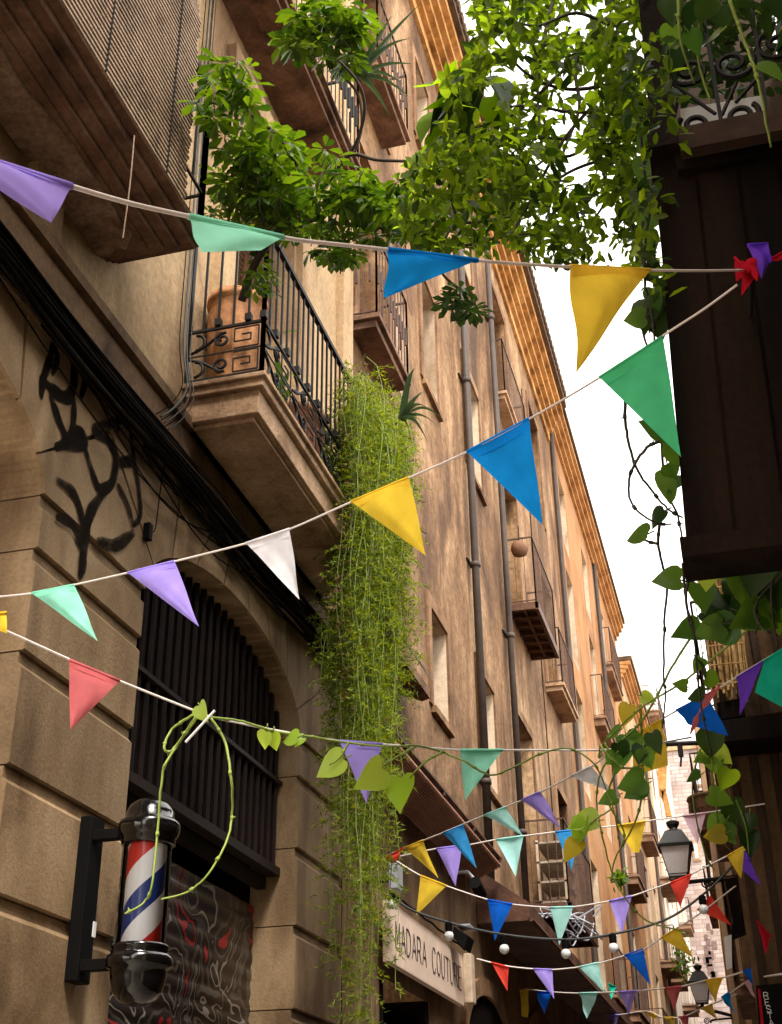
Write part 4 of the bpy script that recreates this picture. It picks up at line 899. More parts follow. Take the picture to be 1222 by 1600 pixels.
bunting('bunting string with orange red, purple, aqua, blue and yellow flags rising past the cream sign', at(742,1497,x=-2.4), at(1152,1382,y=11),
    [(745,1498),(768,1504),(795,1510),(833,1514),(865,1515),(905,1511),(940,1504),(976,1493),(1005,1484),(1033,1466),(1058,1450),(1090,1430),(1150,1384)],
    [('red',[(768,1504),(795,1511),(793,1549)]), ('purple',[(833,1514),(863,1515),(866,1561)]), ('aqua',[(905,1511),(935,1504),(945,1552)]), ('deepblue',[(976,1493),(1005,1483),(1017,1540)]), ('yellow',[(1033,1466),(1060,1449),(1084,1497)]),
     ('red',[(1090,1422),(1111,1400),(1143,1446)])], cr=.006, seed=8)
bunting('low bunting string with aqua, purple, coral, yellow and blue flags close to the bottom edge', at(818,1545,x=-2.4), at(1215,1497,y=9.2),
    [(818,1545),(862,1550),(905,1552),(935,1551),(970,1550),(1000,1548),(1040,1544),(1066,1541),(1103,1532),(1128,1528),(1162,1518),(1188,1508),(1215,1498)],
    [('yellow',[(812,1546),(826,1548),(825,1590),(815,1588)]), ('deepblue',[(838,1549),(864,1550),(850,1584)]), ('aqua',[(905,1552),(934,1551),(917,1592)]), ('purple',[(967,1550),(996,1548),(982,1586)]), ('pink',[(1040,1544),(1066,1541),(1053,1580)]),
     ('yellow',[(1103,1532),(1129,1528),(1118,1568)]), ('deepblue',[(1162,1518),(1187,1508),(1184,1550)]), ('yellow',[(1199,1504),(1207,1501),(1211,1567),(1199,1562)])], cr=.006, seed=10)
bunting('lowest bunting string with small yellow and coral flags in front of the lower lantern', at(940,1582,x=-2.3), at(1162,1549,y=16),
    [(925,1578),(960,1586),(1010,1580),(1036,1590),(1066,1589),(1098,1575),(1130,1562),(1165,1548)],
    [('purple',[(946,1584),(968,1586),(958,1615)]), ('yellow',[(1008,1580),(1028,1587),(1020,1592)]), ('lemon',[(1036,1590),(1054,1590),(1058,1612)]), ('pink',[(1061,1589),(1076,1587),(1073,1612)]), ('lemon',[(1096,1576),(1113,1569),(1122,1594)])], cr=.008, seed=12)
bunting('short bunting string with a rose pink and a blue flag near the restaurant sign', at(1085,1560,y=15), at(1222,1480,y=8.0),
    [(1128,1560),(1150,1545),(1165,1535),(1185,1528),(1222,1522)], [('rose',[(1164,1536),(1174,1530),(1181,1560)]), ('blue',[(1128,1558),(1140,1550),(1148,1583)])], cr=.006, seed=13)
cr_ = thing('red_flag', 'single dark red flag hanging in shade at the right edge', 'flag', at(1190,1470,y=8.7))
q = vplane(at(1180,1440,y=8.8), at(1222,1440,y=8.6)); link_obj('cloth', flag_mesh([q(1182,1438), q(1204,1462), q(1196,1492)], .02, .006, random.Random(2), Vector((0,0,0))), FLAG['crimson'], cr_, smooth=True)
sm_ = thing('teal_flag', 'small crumpled teal flag caught at the end of the rusty canopy', 'flag', at(955,1540,y=14))
link_obj('cloth', flag_mesh([at(950,1536,y=14), at(963,1542,y=14.1), at(955,1562,y=14)], .03, .006, random.Random(3), Vector((0,0,0))), FLAG['teal'], sm_, smooth=True)
# knot of flags where two strings are tied at the timber screen
kn = thing('flag_knot', 'knot of crimson and purple flags tied to the timber screen at the right edge', 'bunting knot', bow)
rr = random.Random(11)
def petal(name, pts, col, bul):
    P = [at(x, y, y=2.58+dy) for x, y, dy in pts]; o = link_obj(name, flag_mesh(P, bul, .004, rr, Vector((0,0,0))), FLAG[col], kn, smooth=True); o['label'] = ('crimson' if col == 'crimson' else 'purple')+' knotted cloth'
petal('cloth', [(1148,402,0),(1172,425,-.03),(1150,440,.02)], 'crimson', .02); petal('cloth', [(1158,408,-.02),(1188,428,0),(1183,440,-.03)], 'crimson', -.02); petal('cloth', [(1160,425,-.01),(1186,425,0),(1158,463,-.03)], 'crimson', .02)
petal('cloth', [(1168,382,0),(1200,380,.02),(1206,410,-.02)], 'violet', .025); petal('cloth', [(1168,384,-.02),(1206,402,0),(1190,436,-.02)], 'violet', -.02); petal('cloth', [(1196,410,0),(1225,393,.02),(1224,402,0)], 'crimson', .01)
m = MB(); c = at(1176,415,y=2.57); m.lathe([(0,-.018),(.016,-.012),(.02,0),(.016,.012),(0,.018)], c, 10); link_obj('knot', m, FLAG['crimson'], kn, smooth=True)
m = MB(); c = at(1172,420,y=2.58); m.tube(smooth_path([c+Vector((0,0,.02)), c+Vector((0,.03,-.012)), c+Vector((0,.10,0)), c+Vector((0,.205,.01))]), .005, 6); link_obj('hook', m, IRON, kn)
# festoon lights
fq = vplane(at(600,1392,x=-2.3), at(1152,1352,y=8.7)); fe = thing('festoon_lights', 'black cable of unlit white globe bulbs below the bunting', 'string lights', fq(880,1467))
fpx = [(596,1388),(640,1420),(700,1441),(785,1460),(883,1468),(960,1459),(1040,1437),(1097,1399),(1140,1358),(1160,1335)]
m = MB(); m.tube(smooth_path([fq(*p) for p in fpx], 5), .008, 6); link_obj('cable', m, CABLEG, fe, smooth=True)
for (x, y) in ((612,1392),(701,1441),(787,1461),(883,1468),(957,1459),(1097,1399)):
    c = fq(x, y+3); r = .032
    link_obj('socket', MB().lathe([(.012,c.z+.015),(.024,c.z+.005),(.024,c.z-.04),(.018,c.z-.045)], (c.x,c.y,0), 12), BLACKMATT, fe)
    link_obj('bulb', MB().lathe([(.012,c.z-.043)]+[(r*math.sin(a*PI/10), c.z-.075-r*math.cos(PI-a*PI/10)*-1) for a in range(9,-1,-1)], (c.x,c.y,0), 14), BULB, fe, smooth=True)

# =============================================================== PLANTS
def rvec(rr): 
    while True:
        v = Vector((rr.uniform(-1,1), rr.uniform(-1,1), rr.uniform(-1,1)))
        if .05 < v.length < 1: return v.normalized()
def leaf(mb, base, d, up, L, W, fold=.18, droop=.15, ka=.46, kb=.38):
    d = d.normalized(); s = d.cross(up); s = s.normalized() if s.length > 1e-4 else d.orthogonal().normalized(); u = s.cross(d)
    def P(t, k): return base + d*(L*t) + s*(W*k) + u*(abs(k)*W*fold - droop*L*t*t)
    mb.add([P(0,0), P(.33,-ka), P(.74,-kb), P(1,0), P(.74,kb), P(.33,ka), P(.36,0), P(.74,0)], [(0,6,1), (1,6,7,2), (2,7,3), (0,5,6), (5,4,7,6), (4,3,7)])
def rosette(mb, c, axis, L, rr, n=8, wd=.47):
    axis = axis.normalized(); a = axis.orthogonal().normalized(); b = axis.cross(a); ph = rr.random()*6
    for i in range(n):
        th = ph+2*PI*i/n+rr.uniform(-.2,.2); d = (a*math.cos(th)+b*math.sin(th))*1.0 - axis*rr.uniform(.05,.55); l = L*rr.uniform(.62,.95)
        leaf(mb, c+d.normalized()*.016, d, axis, l, l*wd, droop=rr.uniform(.05,.3), ka=.27, kb=.46)
HEART = [(-.10,.22),(-.06,.40),(.08,.52),(.28,.52),(.5,.42),(.72,.24),(.9,.08),(1,0)]
def heart(mb, base, tip, up, W=.95, fold=.22):
    d = tip-base; L = d.length; d.normalize(); s = d.cross(up); s = s.normalized() if s.length > 1e-4 else d.orthogonal().normalized(); u = s.cross(d)
    def P(t, k): return base+d*(L*t)+s*(L*W*k)+u*(abs(k)*L*fold*1.2-.16*L*t*t)
    vs = [P(max(0,t),0) for t, k in HEART]; n = len(HEART); l = [P(t,-k) for t, k in HEART[:-1]]; r = [P(t,k) for t, k in HEART[:-1]]
    v = vs+l+r; f = []
    for i in range(n-2): f += [(i, i+1, n+i+1, n+i), (i+1, i, 2*n-1+i, 2*n+i)]
    f += [(n-2, n-1, 2*n-2), (n-1, n-2, 3*n-3)]
    mb.add(v, f)
# --- umbrella shrub of the middle balcony
rr = random.Random(21)
us = thing('umbrella_shrub', 'large umbrella shrub with fingered leaves growing out of the terracotta planter', 'shrub', (-2.33, 5.62, 5.98))
fl = MB(); stm = MB()
for (cx, cy, rx, ry, n, d, L) in ((365,118,42,26,11,6.5,.105), (350,165,45,25,10,6.5,.10), (405,222,58,32,16,6.6,.105), (430,270,58,42,24,6.6,.105), (378,290,42,42,18,6.7,.10), (345,320,30,40,7,6.7,.09), (452,322,38,24,10,6.6,.1),
        (410,430,20,40,8,6.6,.075), (540,290,68,32,24,6.3,.10), (590,305,60,34,20,6.1,.10), (560,350,80,24,18,6.2,.09), (480,345,60,24,14,6.5,.09), (520,395,40,12,8,6.2,.1), (650,325,50,36,16,5.9,.095), (505,250,26,20,3,6.4,.085), (380,345,40,22,7,6.7,.085)):
    for i in range(int(n*1.5)):
        a = rr.random()*2*PI; k = math.sqrt(rr.random()); c = at(cx+rx*k*math.cos(a), cy+ry*k*math.sin(a), d=d+rr.uniform(-.35,.35))
        rosette(fl, c, Vector((rr.uniform(-.5,.7), rr.uniform(-.8,.3), 1)), L*rr.uniform(.8,1.2), rr, rr.choice((7,8,9)))
        if i % 2 == 0: e = c+Vector((rr.uniform(-.04,.04), rr.uniform(-.04,.04), -.10)); stm.tube([c, c.lerp(e,.5)+rvec(rr)*.01, e], .003, 4)
link_obj('foliage', fl, LSCHEF, us)
D = 6.6
for pts, r0, r1 in (([(378,470),(395,420),(420,380),(440,362)], .022, .018), ([(440,362),(460,330),(468,280),(450,235),(415,195),(370,170),(330,160)], .015, .007), ([(440,362),(500,338),(550,315),(610,300),(655,280),(690,265)], .016, .006), ([(440,365),(470,335),(500,320),(540,318)], .012, .006),
        ([(400,400),(410,330),(420,280),(432,240)], .010, .005), ([(430,372),(500,350),(560,352),(640,365),(700,392)], .012, .005), ([(510,290),(545,243),(590,250),(645,252)], .012, .007), ([(545,243),(560,215),(570,170),(560,130),(530,95)], .010, .006)):
    n = len(pts); stm.tube(smooth_path([at(x, y, d=D-.5*i/n*(1 if pts[-1][0] > 540 else .2)) for i, (x, y) in enumerate(pts)], 5), r0, 6, r2=r1)
link_obj('branches', stm, BARK, us, smooth=True)
us2 = thing('umbrella_shrub', 'umbrella shrub with bright fingered leaves on the high second floor balcony', 'shrub', at(505,130,d=8.6))
fl = MB()
for (cx, cy, rx, ry, n) in ((505,35,54,44,34), (480,70,36,24,14), (530,90,28,30,12), (560,30,25,30,8)):
    for i in range(n):
        a = rr.random()*2*PI; k = math.sqrt(rr.random()); rosette(fl, at(cx+rx*k*math.cos(a), cy+ry*k*math.sin(a), d=8.6+rr.uniform(-.3,.3)), Vector((rr.uniform(-.5,.7), rr.uniform(-.8,.3), 1)), .14*rr.uniform(.8,1.15), rr)
link_obj('foliage', fl, LSCHEF, us2)
m = MB(); m.tube(smooth_path([at(500,60,d=8.7), at(530,110,d=8.7), at(560,150,d=8.7), at(565,200,d=8.6), at(553,243,d=8.6)]), .012, 6, r2=.008); m.tube([at(500,105,d=8.5), at(525,170,d=8.5), at(552,245,d=8.5)], .006, 5); link_obj('branches', m, BARK, us2)
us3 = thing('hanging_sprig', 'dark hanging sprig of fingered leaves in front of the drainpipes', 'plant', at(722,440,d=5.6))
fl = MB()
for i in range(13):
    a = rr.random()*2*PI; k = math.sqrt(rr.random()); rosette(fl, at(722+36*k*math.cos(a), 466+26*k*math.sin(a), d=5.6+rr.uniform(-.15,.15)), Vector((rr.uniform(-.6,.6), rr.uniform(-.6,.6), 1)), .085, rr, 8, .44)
link_obj('foliage', fl, leaf_mat('shaded_umbrella_leaf', (.02,.05,.01), (.05,.10,.02), trans=.2), us3)  # darker copy of the umbrella leaf, shade put into its colour
m = MB(); m.tube(smooth_path([at(700,392,d=5.7), at(690,425,d=5.6), at(722,455,d=5.6)]), .006, 5); link_obj('stem', m, BARK, us3)
# --- leafy canopy hanging over the street from the right
def inside(poly, x, y):
    c = False; n = len(poly)
    for i in range(n):
        (x0, y0), (x1, y1) = poly[i], poly[i-1]
        if (y0 > y) != (y1 > y) and x < (x1-x0)*(y-y0)/(y1-y0)+x0: c = not c
    return c
cn = thing('climbing_canopy', 'dense small-leaved climber hanging over the street from the dark house', 'climbing plant', at(1000,60,d=5.5))
poly = [(735,-60),(1030,-60),(1030,60),(1022,300),(1030,430),(985,430),(960,345),(930,385),(905,410),(860,412),(800,398),(740,392),(650,392),(620,350),(632,270),(690,200),(700,130),(745,70)]
fl = MB(); cnt = 0
while cnt < 6800:
    x = rr.uniform(600,1050); y = rr.uniform(-60,435)
    if not inside(poly, x, y): continue
    d = rr.uniform(4.2,6.0); p = at(x, y, d=d); q = at(x, y, d=5.0)
    f = noise.noise(p*2.6)+.6*noise.noise(p*7+Vector((3,1,7)))
    hole = noise.noise(q*5.5+Vector((9,2,4)))+.7*noise.noise(q*13)
    if f < -.08+.20*max(0, (y-210)/200)*(1 if 820 < x < 960 else .2) or (x > 720 and hole > .20): continue
    L = rr.choice((rr.uniform(.025,.045), rr.uniform(.035,.06), rr.uniform(.05,.08))); dv = rvec(rr)+Vector((0,0,-.4)); leaf(fl, p, dv, rvec(rr)+Vector((0,-.5,.9)), L, L*rr.uniform(.40,.6), fold=rr.uniform(.05,.4), droop=rr.uniform(-.1,.35)); cnt += 1
for i in range(60):                               # loose sprays against the sky
    x = rr.uniform(860,1000); y = rr.uniform(330,425); p = at(x, y, d=rr.uniform(4.4,5.6)); L = rr.uniform(.04,.06); leaf(fl, p, rvec(rr), rvec(rr), L, L*.42)
dk = MB()  # darker leaves, with shade put into their colour
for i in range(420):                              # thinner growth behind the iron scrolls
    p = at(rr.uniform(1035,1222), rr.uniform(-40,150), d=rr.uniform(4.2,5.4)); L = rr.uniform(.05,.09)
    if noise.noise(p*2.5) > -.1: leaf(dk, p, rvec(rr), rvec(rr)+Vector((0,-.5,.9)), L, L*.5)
edge_p = [(978,60),(1052,60),(1066,240),(1048,300),(1052,400),(1046,470),(1000,470),(985,300)]; k_ = 0
while k_ < 380:                                  # sprays creeping round the post and the edge of the timber screen
    x = rr.uniform(970,1070); y = rr.uniform(60,470); p = at(x, y, d=rr.uniform(3.35,3.75))
    if not inside(edge_p, x, y): continue
    k_ += 1
    if noise.noise(p*6) < -.02: continue
    L = rr.uniform(.028,.055); leaf(dk if rr.random() < .35 else fl, p, rvec(rr)+Vector((0,0,-.5)), rvec(rr)+Vector((0,-.6,.8)), L, L*.52)
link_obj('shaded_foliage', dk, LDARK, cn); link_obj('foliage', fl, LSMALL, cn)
m = MB()
for pts in ([(1010,60),(940,150),(880,220),(820,330),(790,380)], [(1020,170),(960,190),(900,240),(850,250),(800,300)], [(1020,210),(930,220),(830,215),(780,230)], [(1010,10),(930,60),(860,130),(800,180),(740,200)], [(1015,240),(960,300),(930,340)],
        [(805,335),(760,345),(720,345),(705,310),(700,280)], [(1000,120),(900,140),(830,120),(770,60)], [(870,-20),(850,60),(840,140),(845,220)], [(700,392),(760,375),(830,365)], [(1000,90),(970,150),(985,260),(1000,330)], [(960,-20),(965,80),(950,200)], [(1010,130),(950,170),(890,175),(830,165),(770,170)], [(1015,270),(960,250),(905,262),(860,290),(830,330)], [(930,60),(900,110),(905,170),(880,240),(870,300)], [(1000,30),(960,40),(900,20),(840,40),(790,30)], [(990,200),(970,260),(975,320),(1000,400)], [(700,300),(706,345),(690,385)]):
    m = MB(); m.tube(smooth_path([at(x, y, d=5.5-.7*i/len(pts)) for i, (x, y) in enumerate(pts)], 5), .010, 5, r2=.004); link_obj('branch', m, BARK, cn, smooth=True)
bgp = thing('broad_leaf_vine', 'vine with a few very broad dark leaves under the left edge of the canopy', 'climbing plant', at(700,120,d=5.0))
fd = MB(); fb_ = MB()
for (x0, y0, x1, y1, bright) in ((735,125,668,188,0), (738,140,690,215,0), (715,150,655,235,0), (745,150,718,225,0), (690,215,668,250,1), (700,205,678,272,1), (712,165,655,165,1), (690,230,640,262,1), (690,175,650,215,1), (708,350,672,368,1), (690,128,668,118,1), (760,120,800,165,0), (770,150,790,200,1), (700,275,640,300,1)):
    heart(fb_ if bright else fd, at(x0,y0,d=5.0+rr.uniform(-.1,.1)), at(x1,y1,d=4.9+rr.uniform(-.15,.15)), Vector((rr.uniform(-.5,.5),-.5,1)), W=.8)
link_obj('foliage', fd, LDARK, bgp); link_obj('backlit_foliage', fb_, leaf_mat('backlit_broad_leaf', (.10,.20,.012), (.16,.27,.02), trans=.6), bgp)  # brighter green puts the backlight into the leaf colour
m = MB(); m.tube(smooth_path([at(760,90,d=5.2), at(738,125,d=5.1), at(708,200,d=5.05), at(700,280,d=5.05)]), .008, 5); link_obj('stem', m, BARK, bgp)
# --- hanging fern
fe_ = thing('hanging_fern', 'long cascade of yellow-green asparagus fern falling from the middle balcony', 'fern', (-2.1, 7.4, 6.5))
fl = MB(); stm = MB(); rr = random.Random(33)
def strand(p0, ln, dens=1.0, spread=.10):
    pts = [p0]; v = Vector((rr.uniform(-.15,.25), rr.uniform(-.25,.25), .25)); step = .07; n = int(ln/step); sway = rr.random()*6
    for i in range(n):
        v = v*.72+Vector((.16*math.sin(i*.37+sway)+rr.uniform(-.12,.12), .16*math.cos(i*.29+sway)+rr.uniform(-.12,.12), -1))*.28; pts.append(pts[-1]+v.normalized()*step)
    stm.tube(pts[::2]+[pts[-1]], .0014, 3, cap=False)
    for i in range(1, len(pts)):
        for k in range(2 if rr.random() < dens else 1):
            th = rr.random()*2*PI; d = Vector((math.cos(th), math.sin(th), rr.uniform(-.7,.35))).normalized(); L = spread*rr.uniform(.5,1.2); b = pts[i]+Vector((0,0,rr.uniform(-.03,.03)))
            for j in range(1, 7):
                c = b+d*(L*j/6)-Vector((0,0,L*.35*(j/6)**2))
                for q_ in range(2):
                    e = (d*.7+rvec(rr)*.9).normalized()*rr.uniform(.022,.044); s = e.cross(rvec(rr)).normalized()*.0042
                    fl.add([c-s, c+s, c+e], [(0,1,2)])
tails = []
for k in range(20):                              # the fern gathers into separate tails of its own length
    x = rr.uniform(-2.2,-1.94); u = rr.random(); tails.append((x, 3.29*-x+1.5*u**1.15, rr.uniform(.6, 1.0)))
dead = MB(); live = fl
for i in range(270):
    x, y, kl = rr.choice(tails); x += rr.gauss(0,.04); y += rr.gauss(0,.07); yy = y-3.27*-x; z = 6.32+.25*(y-6.45)+rr.uniform(-.3,.22)
    mx_ = 4.8 if yy < .42 else (3.2 if yy < .7 else (2.5 if yy < 1.1 else 1.5))
    fl = dead if i % 17 == 3 else live
    strand(Vector((x, y, z)), kl*mx_*rr.choice((rr.uniform(.2,.55), rr.uniform(.5,.8), rr.uniform(.75,1.0))), dens=rr.uniform(.1,.95), spread=rr.uniform(.06,.15))
fl = live
link_obj('dead_fronds', dead, plain('dry_fern', (.20,.12,.05), rough=.8, var=.3), fe_)
wd_ = MB()
for k in range(9):
    x = rr.uniform(-2.22,-2.0); y = 3.3*-x+rr.uniform(.1,.8); z = 6.3; pts = [Vector((x, y, z))]
    for j in range(rr.randint(7,16)): pts.append(pts[-1]+Vector((rr.uniform(-.03,.03), rr.uniform(-.03,.03), -rr.uniform(.14,.24))))
    wd_.tube(smooth_path(pts, 3), .007, 5, r2=.003)
link_obj('woody_stems', wd_, BARK, fe_)
link_obj('foliage', fl, LFERN, fe_); link_obj('stems', stm, STEM, fe_)
# --- greenery behind the bars of the middle balcony
rr = random.Random(90); bp_ = thing('balcony_plant', 'leafy plants crowded behind the bars of the middle balcony', 'plant', (-2.3, 6.9, 5.56)); m = MB(); st_m = MB()
for i in range(150):
    y = rr.uniform(6.1, 7.6); x = rr.uniform(-2.48, -2.2); z = 5.62+abs(rr.gauss(0,.32)); leaf(m, Vector((x,y,z)), rvec(rr)+Vector((0,0,.2)), rvec(rr)+Vector((0,0,1)), rr.uniform(.08,.17), rr.uniform(.04,.07))
    if i % 6 == 0: st_m.tube([(x,y,5.57), (x+rr.uniform(-.03,.03),y+rr.uniform(-.04,.04),z)], .005, 4)
link_obj('foliage', m, LSCHEF, bp_); link_obj('stems', st_m, STEM, bp_)
# --- aloes
def blade(mb, base, tip, w, sag):
    n = 8; pts = [base.lerp(tip, i/n)+Vector((0,0,sag*math.sin(PI*i/n))) for i in range(n+1)]; vs = []
    for i, p in enumerate(pts):
        d = (pts[min(n,i+1)]-pts[max(0,i-1)]).normalized(); s = d.cross(Vector((0,0,1))); s = s.normalized() if s.length > .01 else Vector((1,0,0)); k = w*(1-(i/n)**1.5)+.001; vs += [p-s*k, p+Vector((0,0,-k*.5)), p+s*k]
    mb.add(vs, [f for i in range(n) for f in ((3*i,3*i+1,3*i+4,3*i+3), (3*i+1,3*i+2,3*i+5,3*i+4))])
for lb, (bx, by), tips, d, wd in (('spiky aloe with long grey-green blades on the second floor balcony', (562,118), ((645,100),(640,152),(610,182),(612,25),(655,8),(600,45),(535,60),(640,60),(590,150),(628,130)), 8.6, .022),
                            ('spiky aloe poking out to the right of the hanging fern', (628,655), ((672,640),(692,655),(668,690),(660,612),(648,575),(690,672),(645,700),(668,668)), 8.0, .024)):
    t = thing('aloe', lb, 'aloe', at(bx, by, d=d)); m = MB()
    for (x, y) in tips: blade(m, at(bx,by,d=d), at(x,y,d=d+rr.uniform(-.3,.2)), wd, rr.uniform(.02,.09))
    link_obj('blades', m, LALOE, t)
# --- pothos vines
def vine(label, stems, leaves, loc, r=.005, smat=STEM, lmat=LPOTH, cat='vine', depth=.12, seed=1):
    rr = random.Random(seed); t = thing('pothos_vine', label, cat, loc); m = MB()
    for pts, d0, d1 in stems:
        n = len(pts)-1; P = smooth_path([at(x, y, d=d0+(d1-d0)*i/n+rr.uniform(-depth,depth)*.4*(0 < i < n)) for i, (x, y) in enumerate(pts)], 7)
        P = [p+rvec(rr)*r*rr.choice((0, .1, .4)) for p in P]; m.tube(P, r, 6, r2=r*.55)
        for k in range(4, len(P)-2, 9): dv = (P[k+1]-P[k-1]).normalized(); m.tube([P[k]-dv*r*1.4, P[k], P[k]+dv*r*1.4], r*1.2, 6); m.tube([P[k], P[k]+rvec(rr)*r*2.5], r*.4, 4)
    groups = {}
    for (x, y, s, ang, d, *mk) in leaves:
        mt = mk[0] if mk else lmat; mb = groups.setdefault(mt.name, (mt, MB()))[1]; a = R(ang)
        base = at(x-s*.5*math.cos(a), y-s*.5*math.sin(a), d=d+rr.uniform(-.05,.05)); tip = at(x+s*.5*math.cos(a), y+s*.5*math.sin(a), d=d+rr.uniform(-.4,.4)*s*d/2002)
        heart(mb, base, tip, Vector((rr.uniform(-.45,.45), -1+rr.uniform(-.3,.5), rr.uniform(-.6,.5))), W=rr.uniform(.78,.95), fold=rr.uniform(.1,.35))
        m.tube([base, base+(base-tip)*.3+rvec(rr)*.01], r*.5, 4)
    link_obj('stem', m, smat, t, smooth=True)
    for nm, (mt, mb) in groups.items(): link_obj('leaves', mb, mt, t, smooth=True)
    return t
vine('young green vine looped over the barber pole from the bunting knot',
     [([(300,1118),(268,1140),(257,1165),(262,1175),(275,1165),(305,1120)], 4.75,4.75), ([(310,1118),(275,1168),(255,1205),(247,1290),(238,1380),(225,1410),(195,1428)], 4.8,4.6), ([(330,1122),(352,1160),(361,1215),(363,1270),(352,1320),(322,1370),(290,1395),(252,1405)], 4.8,4.6)],
     [(317,1115,28,70,4.75)], at(320,1118,d=4.75), r=.0055, smat=plain('yellow_green_stem', (.28,.36,.06), rough=.5, var=.25), lmat=LBRIGHT, seed=2)
m = MB(); m.tube([at(290,1160,d=4.74), at(336,1110,d=4.74)], .005, 6); tag(link_obj('cable_tie', m, SHEET), 'short white tie pinning the green vine to the bunting cord', 'tie')
vine('long vine trailing along the bunting cord with large lime heart-shaped leaves',
     [([(325,1120),(380,1128),(430,1143),(480,1150),(540,1160),(600,1166),(650,1165),(690,1175),(730,1192),(765,1211),(800,1200),(850,1176),(890,1170),(925,1190),(940,1215),(960,1270),(966,1312)], 4.8,5.6), ([(545,1160),(530,1185),(515,1195)], 5.0,5.0), ([(650,1166),(625,1180),(600,1195)], 5.1,5.1), ([(690,1176),(665,1190),(640,1215)], 5.1,5.1)],
     [(513,1199,54,150,5.0,LBRIGHT), (577,1217,52,140,5.05,LBRIGHT), (624,1241,52,95,5.1,LBRIGHT), (414,1158,30,100,4.85,LBRIGHT), (429,1160,30,80,4.86,LBRIGHT), (452,1155,26,170,4.9,LBRIGHT), (466,1160,18,130,4.9,LBRIGHT)], at(430,1143,d=4.9), r=.0055, seed=3)
vine('tangled pothos in mid-air by the yellow flags, glossy leaves and looping stems',
     [([(1080,995),(1050,1042),(1025,1090),(1000,1130),(965,1165),(940,1205),(932,1250),(940,1300),(955,1360),(975,1400),(1010,1438),(1068,1455)], 5.4,6.0), ([(1190,965),(1110,1032),(1060,1070),(1000,1107),(965,1140),(940,1165),(936,1185)], 5.0,5.6), ([(1000,1100),(1003,1150),(1004,1210),(1000,1260),(985,1300),(960,1345),(955,1380)], 5.5,5.8),
      ([(938,1165),(955,1185),(975,1200),(1010,1192),(1030,1165)], 5.5,5.5), ([(945,1160),(960,1200),(950,1250),(975,1300),(968,1330)], 5.6,5.7), ([(905,1300),(930,1280),(960,1262)], 5.6,5.7)],
     [(978,1119,36,110,5.5,LYEL),(955,1147,26,160,5.5),(968,1193,34,120,5.5),(988,1165,40,60,5.55),(972,1178,36,70,5.5,LDARK),(1000,1165,34,30,5.5),(1025,1163,38,70,5.5,LDARK),(1012,1187,36,70,5.5),(955,1187,26,130,5.5),(985,1225,46,160,5.55),(990,1238,38,150,5.6),(948,1250,30,160,5.6),(1015,1092,26,20,5.5,LBRIGHT),
      (908,1287,50,170,5.6,LBRIGHT),(905,1305,46,120,5.6,LBRIGHT),(892,1330,40,130,5.6,LYEL),(1000,1180,30,100,5.5,LDARK)], at(960,1180,d=5.5), r=.0055, seed=4)
vine('pothos hanging below the timber screen, bare looping stems against the white sky',
     [([(977,627),(979,675),(994,730),(1022,771),(1043,795),(1067,809)], 3.9,4.0), ([(1030,690),(1008,702),(984,744),(988,788),(1022,816),(1049,819)], 3.9,4.0), ([(1031,815),(1029,856),(1042,913),(1038,972),(1037,1057),(1040,1088),(1035,1138)], 4.2,4.8), ([(1080,880),(1072,940),(1083,980),(1090,1050),(1095,1100),(1105,1150),(1112,1180)], 4.3,4.6), ([(1066,880),(1075,960),(1085,1000),(1092,1080)], 4.3,4.6),
      ([(1028,850),(1010,845),(998,838)], 4.2,4.2), ([(1040,600),(1034,680),(1040,760),(1060,810),(1070,870)], 4.0,4.2), ([(1024,300),(1010,360),(1008,440),(1020,500),(1025,560),(1037,620)], 3.9,4.0)],
     [(993,838,38,170,4.2),(1040,906,46,180,4.2),(1022,666,50,200,3.9),(1045,768,48,100,4.0,LPOTH),(1058,712,46,80,3.9),(1027,812,36,130,4.0,LDARK),(1050,738,30,60,3.95),(1105,905,42,90,4.3,LBRIGHT),(1098,935,44,80,4.4),(1072,988,44,170,4.5),(1105,985,50,160,4.5),(1128,970,56,30,4.5,LDARK),(1125,985,56,160,4.5),
      (1062,1070,22,190,4.6),(1098,1045,34,60,4.6,LDARK),(1090,1040,26,120,4.6),(1115,1062,26,20,4.6),(1085,1087,30,170,4.6,LDARK),(1055,760,36,150,4.0)], at(1070,870,d=4.2), r=.0052, smat=STEMD, seed=5)
vine('shaded pothos clump with big leaves against the right wall below the timber screen',
     [([(1222,900),(1190,930),(1180,960),(1195,985),(1222,1000)], 4.4,4.3), ([(1160,880),(1165,930),(1185,960),(1180,990)], 4.4,4.4), ([(1210,880),(1205,940),(1215,1010)], 4.4,4.4)],
     [(1165,925,60,80,4.4),(1180,900,80,100,4.35,LDARK),(1195,915,70,60,4.4,LDARK),(1170,965,60,150,4.4),(1190,968,60,20,4.4),(1205,955,50,40,4.4),(1150,900,50,100,4.45,LDARK),(1215,930,50,90,4.4,LDARK),(1140,930,40,110,4.5,LDARK),(1120,940,40,50,4.5,LDARK),(1215,975,40,70,4.4),(1130,895,36,60,4.5),(1150,950,44,20,4.5,LDARK)], at(1190,890,d=4.4), smat=STEMD, seed=6)
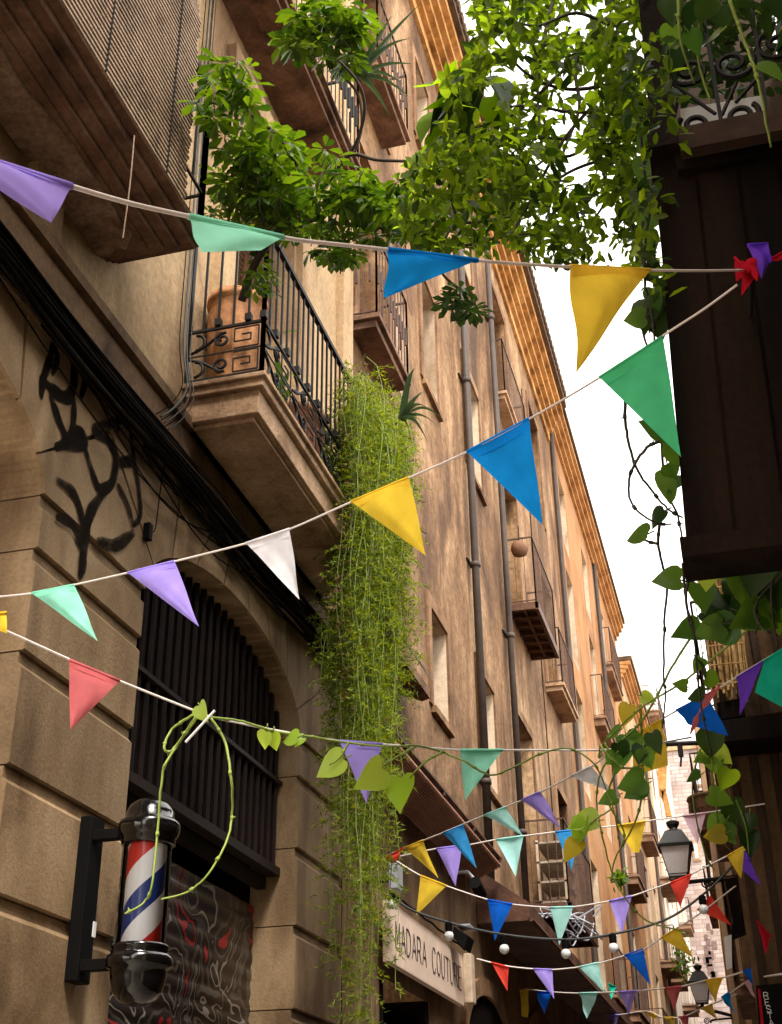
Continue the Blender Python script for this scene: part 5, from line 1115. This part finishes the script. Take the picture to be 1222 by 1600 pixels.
vine('pothos with variegated leaves hanging past the black cross bar and the lantern arm',
     [([(1110,1160),(1092,1180),(1082,1230),(1090,1290),(1105,1340),(1117,1360)], 6.4,6.6), ([(1112,1185),(1118,1250),(1128,1310),(1145,1332)], 6.4,6.6), ([(1105,1100),(1112,1150),(1115,1180)], 6.2,6.4), ([(1150,1250),(1165,1290),(1170,1335)], 6.5,6.5)],
     [(1100,1182,36,150,6.4),(1115,1178,40,100,6.4,LBRIGHT),(1130,1182,36,40,6.4,LBRIGHT),(1118,1195,40,80,6.4),(1082,1216,26,160,6.4),(1134,1220,38,110,6.4,LBRIGHT),(1128,1248,42,20,6.4),(1146,1274,48,80,6.5,LDARK),(1120,1300,46,130,6.5),(1135,1302,42,50,6.5),(1168,1290,34,100,6.5,LDARK),(1172,1320,40,80,6.5,LDARK),(1110,1165,46,90,6.3,STEMD and LDARK),(1115,1305,36,170,6.5,LYEL)], at(1112,1160,d=6.4), smat=STEM, seed=7)
vine('dim climber leaves hugging the street edge of the timber screen beside the yellow flag',
     [([(1000,200),(1008,300),(1002,380),(1010,460),(1015,520)], 4.0,4.0), ([(1020,250),(1018,340),(1024,420),(1030,500)], 4.0,4.0), ([(1000,480),(1005,520),(1015,555)], 4.0,4.0)],
     [(1010,345,52,110,4.0),(1000,390,34,150,4.0,LBRIGHT),(1018,385,44,70,4.0),(1025,470,40,80,4.0),(1012,495,50,110,4.0,LDARK),(1030,510,50,80,4.0,LDARK),(990,498,36,170,4.0),(1020,430,36,60,4.0,LDARK),(1005,270,44,100,4.1),(1015,310,44,60,4.1,LDARK),(1000,225,40,130,4.1),(1040,470,40,90,4.0,LDARK)], at(1020,300,d=4.0), smat=STEMD, seed=8)
vine('leafy climber twining through the iron scrolls above the timber screen',
     [([(1140,0),(1165,70),(1185,130),(1205,230)], 3.5,3.4), ([(1060,-10),(1063,60),(1085,130)], 3.6,3.6), ([(1105,-20),(1090,80),(1110,160)], 3.7,3.7)],
     [(1200,40,40,60,3.6,LDARK),(1205,112,50,20,3.5),(1050,20,44,90,3.7,LDARK),(1045,60,40,100,3.7),(1075,30,40,70,3.7,LDARK),(1100,20,44,110,3.7,LDARK),(1085,70,40,60,3.7),(1130,30,40,80,3.7,LDARK),(1150,15,36,120,3.6,LDARK),(1215,70,40,100,3.5,LDARK),(1060,95,36,80,3.7,LDARK),(1170,30,40,40,3.6,LDARK),(1110,60,34,150,3.7),(1215,10,50,80,3.6,LDARK)], at(1140,40,d=3.6), smat=STEM, seed=9)
# golden reed screen and dry grass under the timber screen
rsn2 = thing('reed_screen', 'golden dry reed screen on the side wall below the timber screen', 'screen', at(1120,1085,y=8.7)); m = MB(); rr = random.Random(8)
for i in range(46):
    x = 1092+56*i/45; a = at(x+rr.uniform(-2,2), 872, y=8.6+rr.uniform(0,.12)); b = at(x+22+rr.uniform(-3,3), 1086+rr.uniform(-25,10), y=8.6+rr.uniform(0,.12)); m.tube([a, a.lerp(b,.5)+rvec(rr)*.015, b], rr.uniform(.005,.011), 4)
for k in range(7): y = 890+30*k; m.tube([at(1092+3*k,y,y=8.58), at(1150+3*k,y-6,y=8.58)], .006, 4)
link_obj('reeds', m, wall_mat('dry_reed', (.34,.20,.07), (.12,.06,.02), (.5,.34,.14), sc1=5, stretch=.5), rsn2)
# pots and plants on the far left balconies
for (px, py, yy, lb) in ((1070,1500,30,'bushy plant on a far left balcony behind the yellow flag'), (968,1372,24,'small green pot plant on an ochre balcony')):
    t = thing('balcony_plant', lb, 'plant', at(px, py+25, y=yy)); f = MB(); s = yy/2002
    for i in range(150):
        p = at(px+rr.gauss(0,9 if yy > 25 else 5), py+rr.gauss(0,18 if yy > 25 else 5), y=yy+rr.uniform(-.3,.3)); leaf(f, p, rvec(rr), rvec(rr)+Vector((0,0,1)), .12, .05)
    link_obj('foliage', f, LSCHEF, t)
m = MB(); rr = random.Random(5)
for i in range(14):
    a = at(rr.uniform(825,905), rr.uniform(1424,1440), y=14.4); b = a+Vector((rr.uniform(-.1,.35), rr.uniform(.2,1.0), rr.uniform(-.15,.2))); m.tube(smooth_path([a, a.lerp(b,.4)+rvec(rr)*.15, a.lerp(b,.7)+rvec(rr)*.2, b]), .009, 5)
tag(link_obj('tangled_wires', m, GREYBOX), 'tangle of loose grey wires under the low rusty balcony', 'wires')
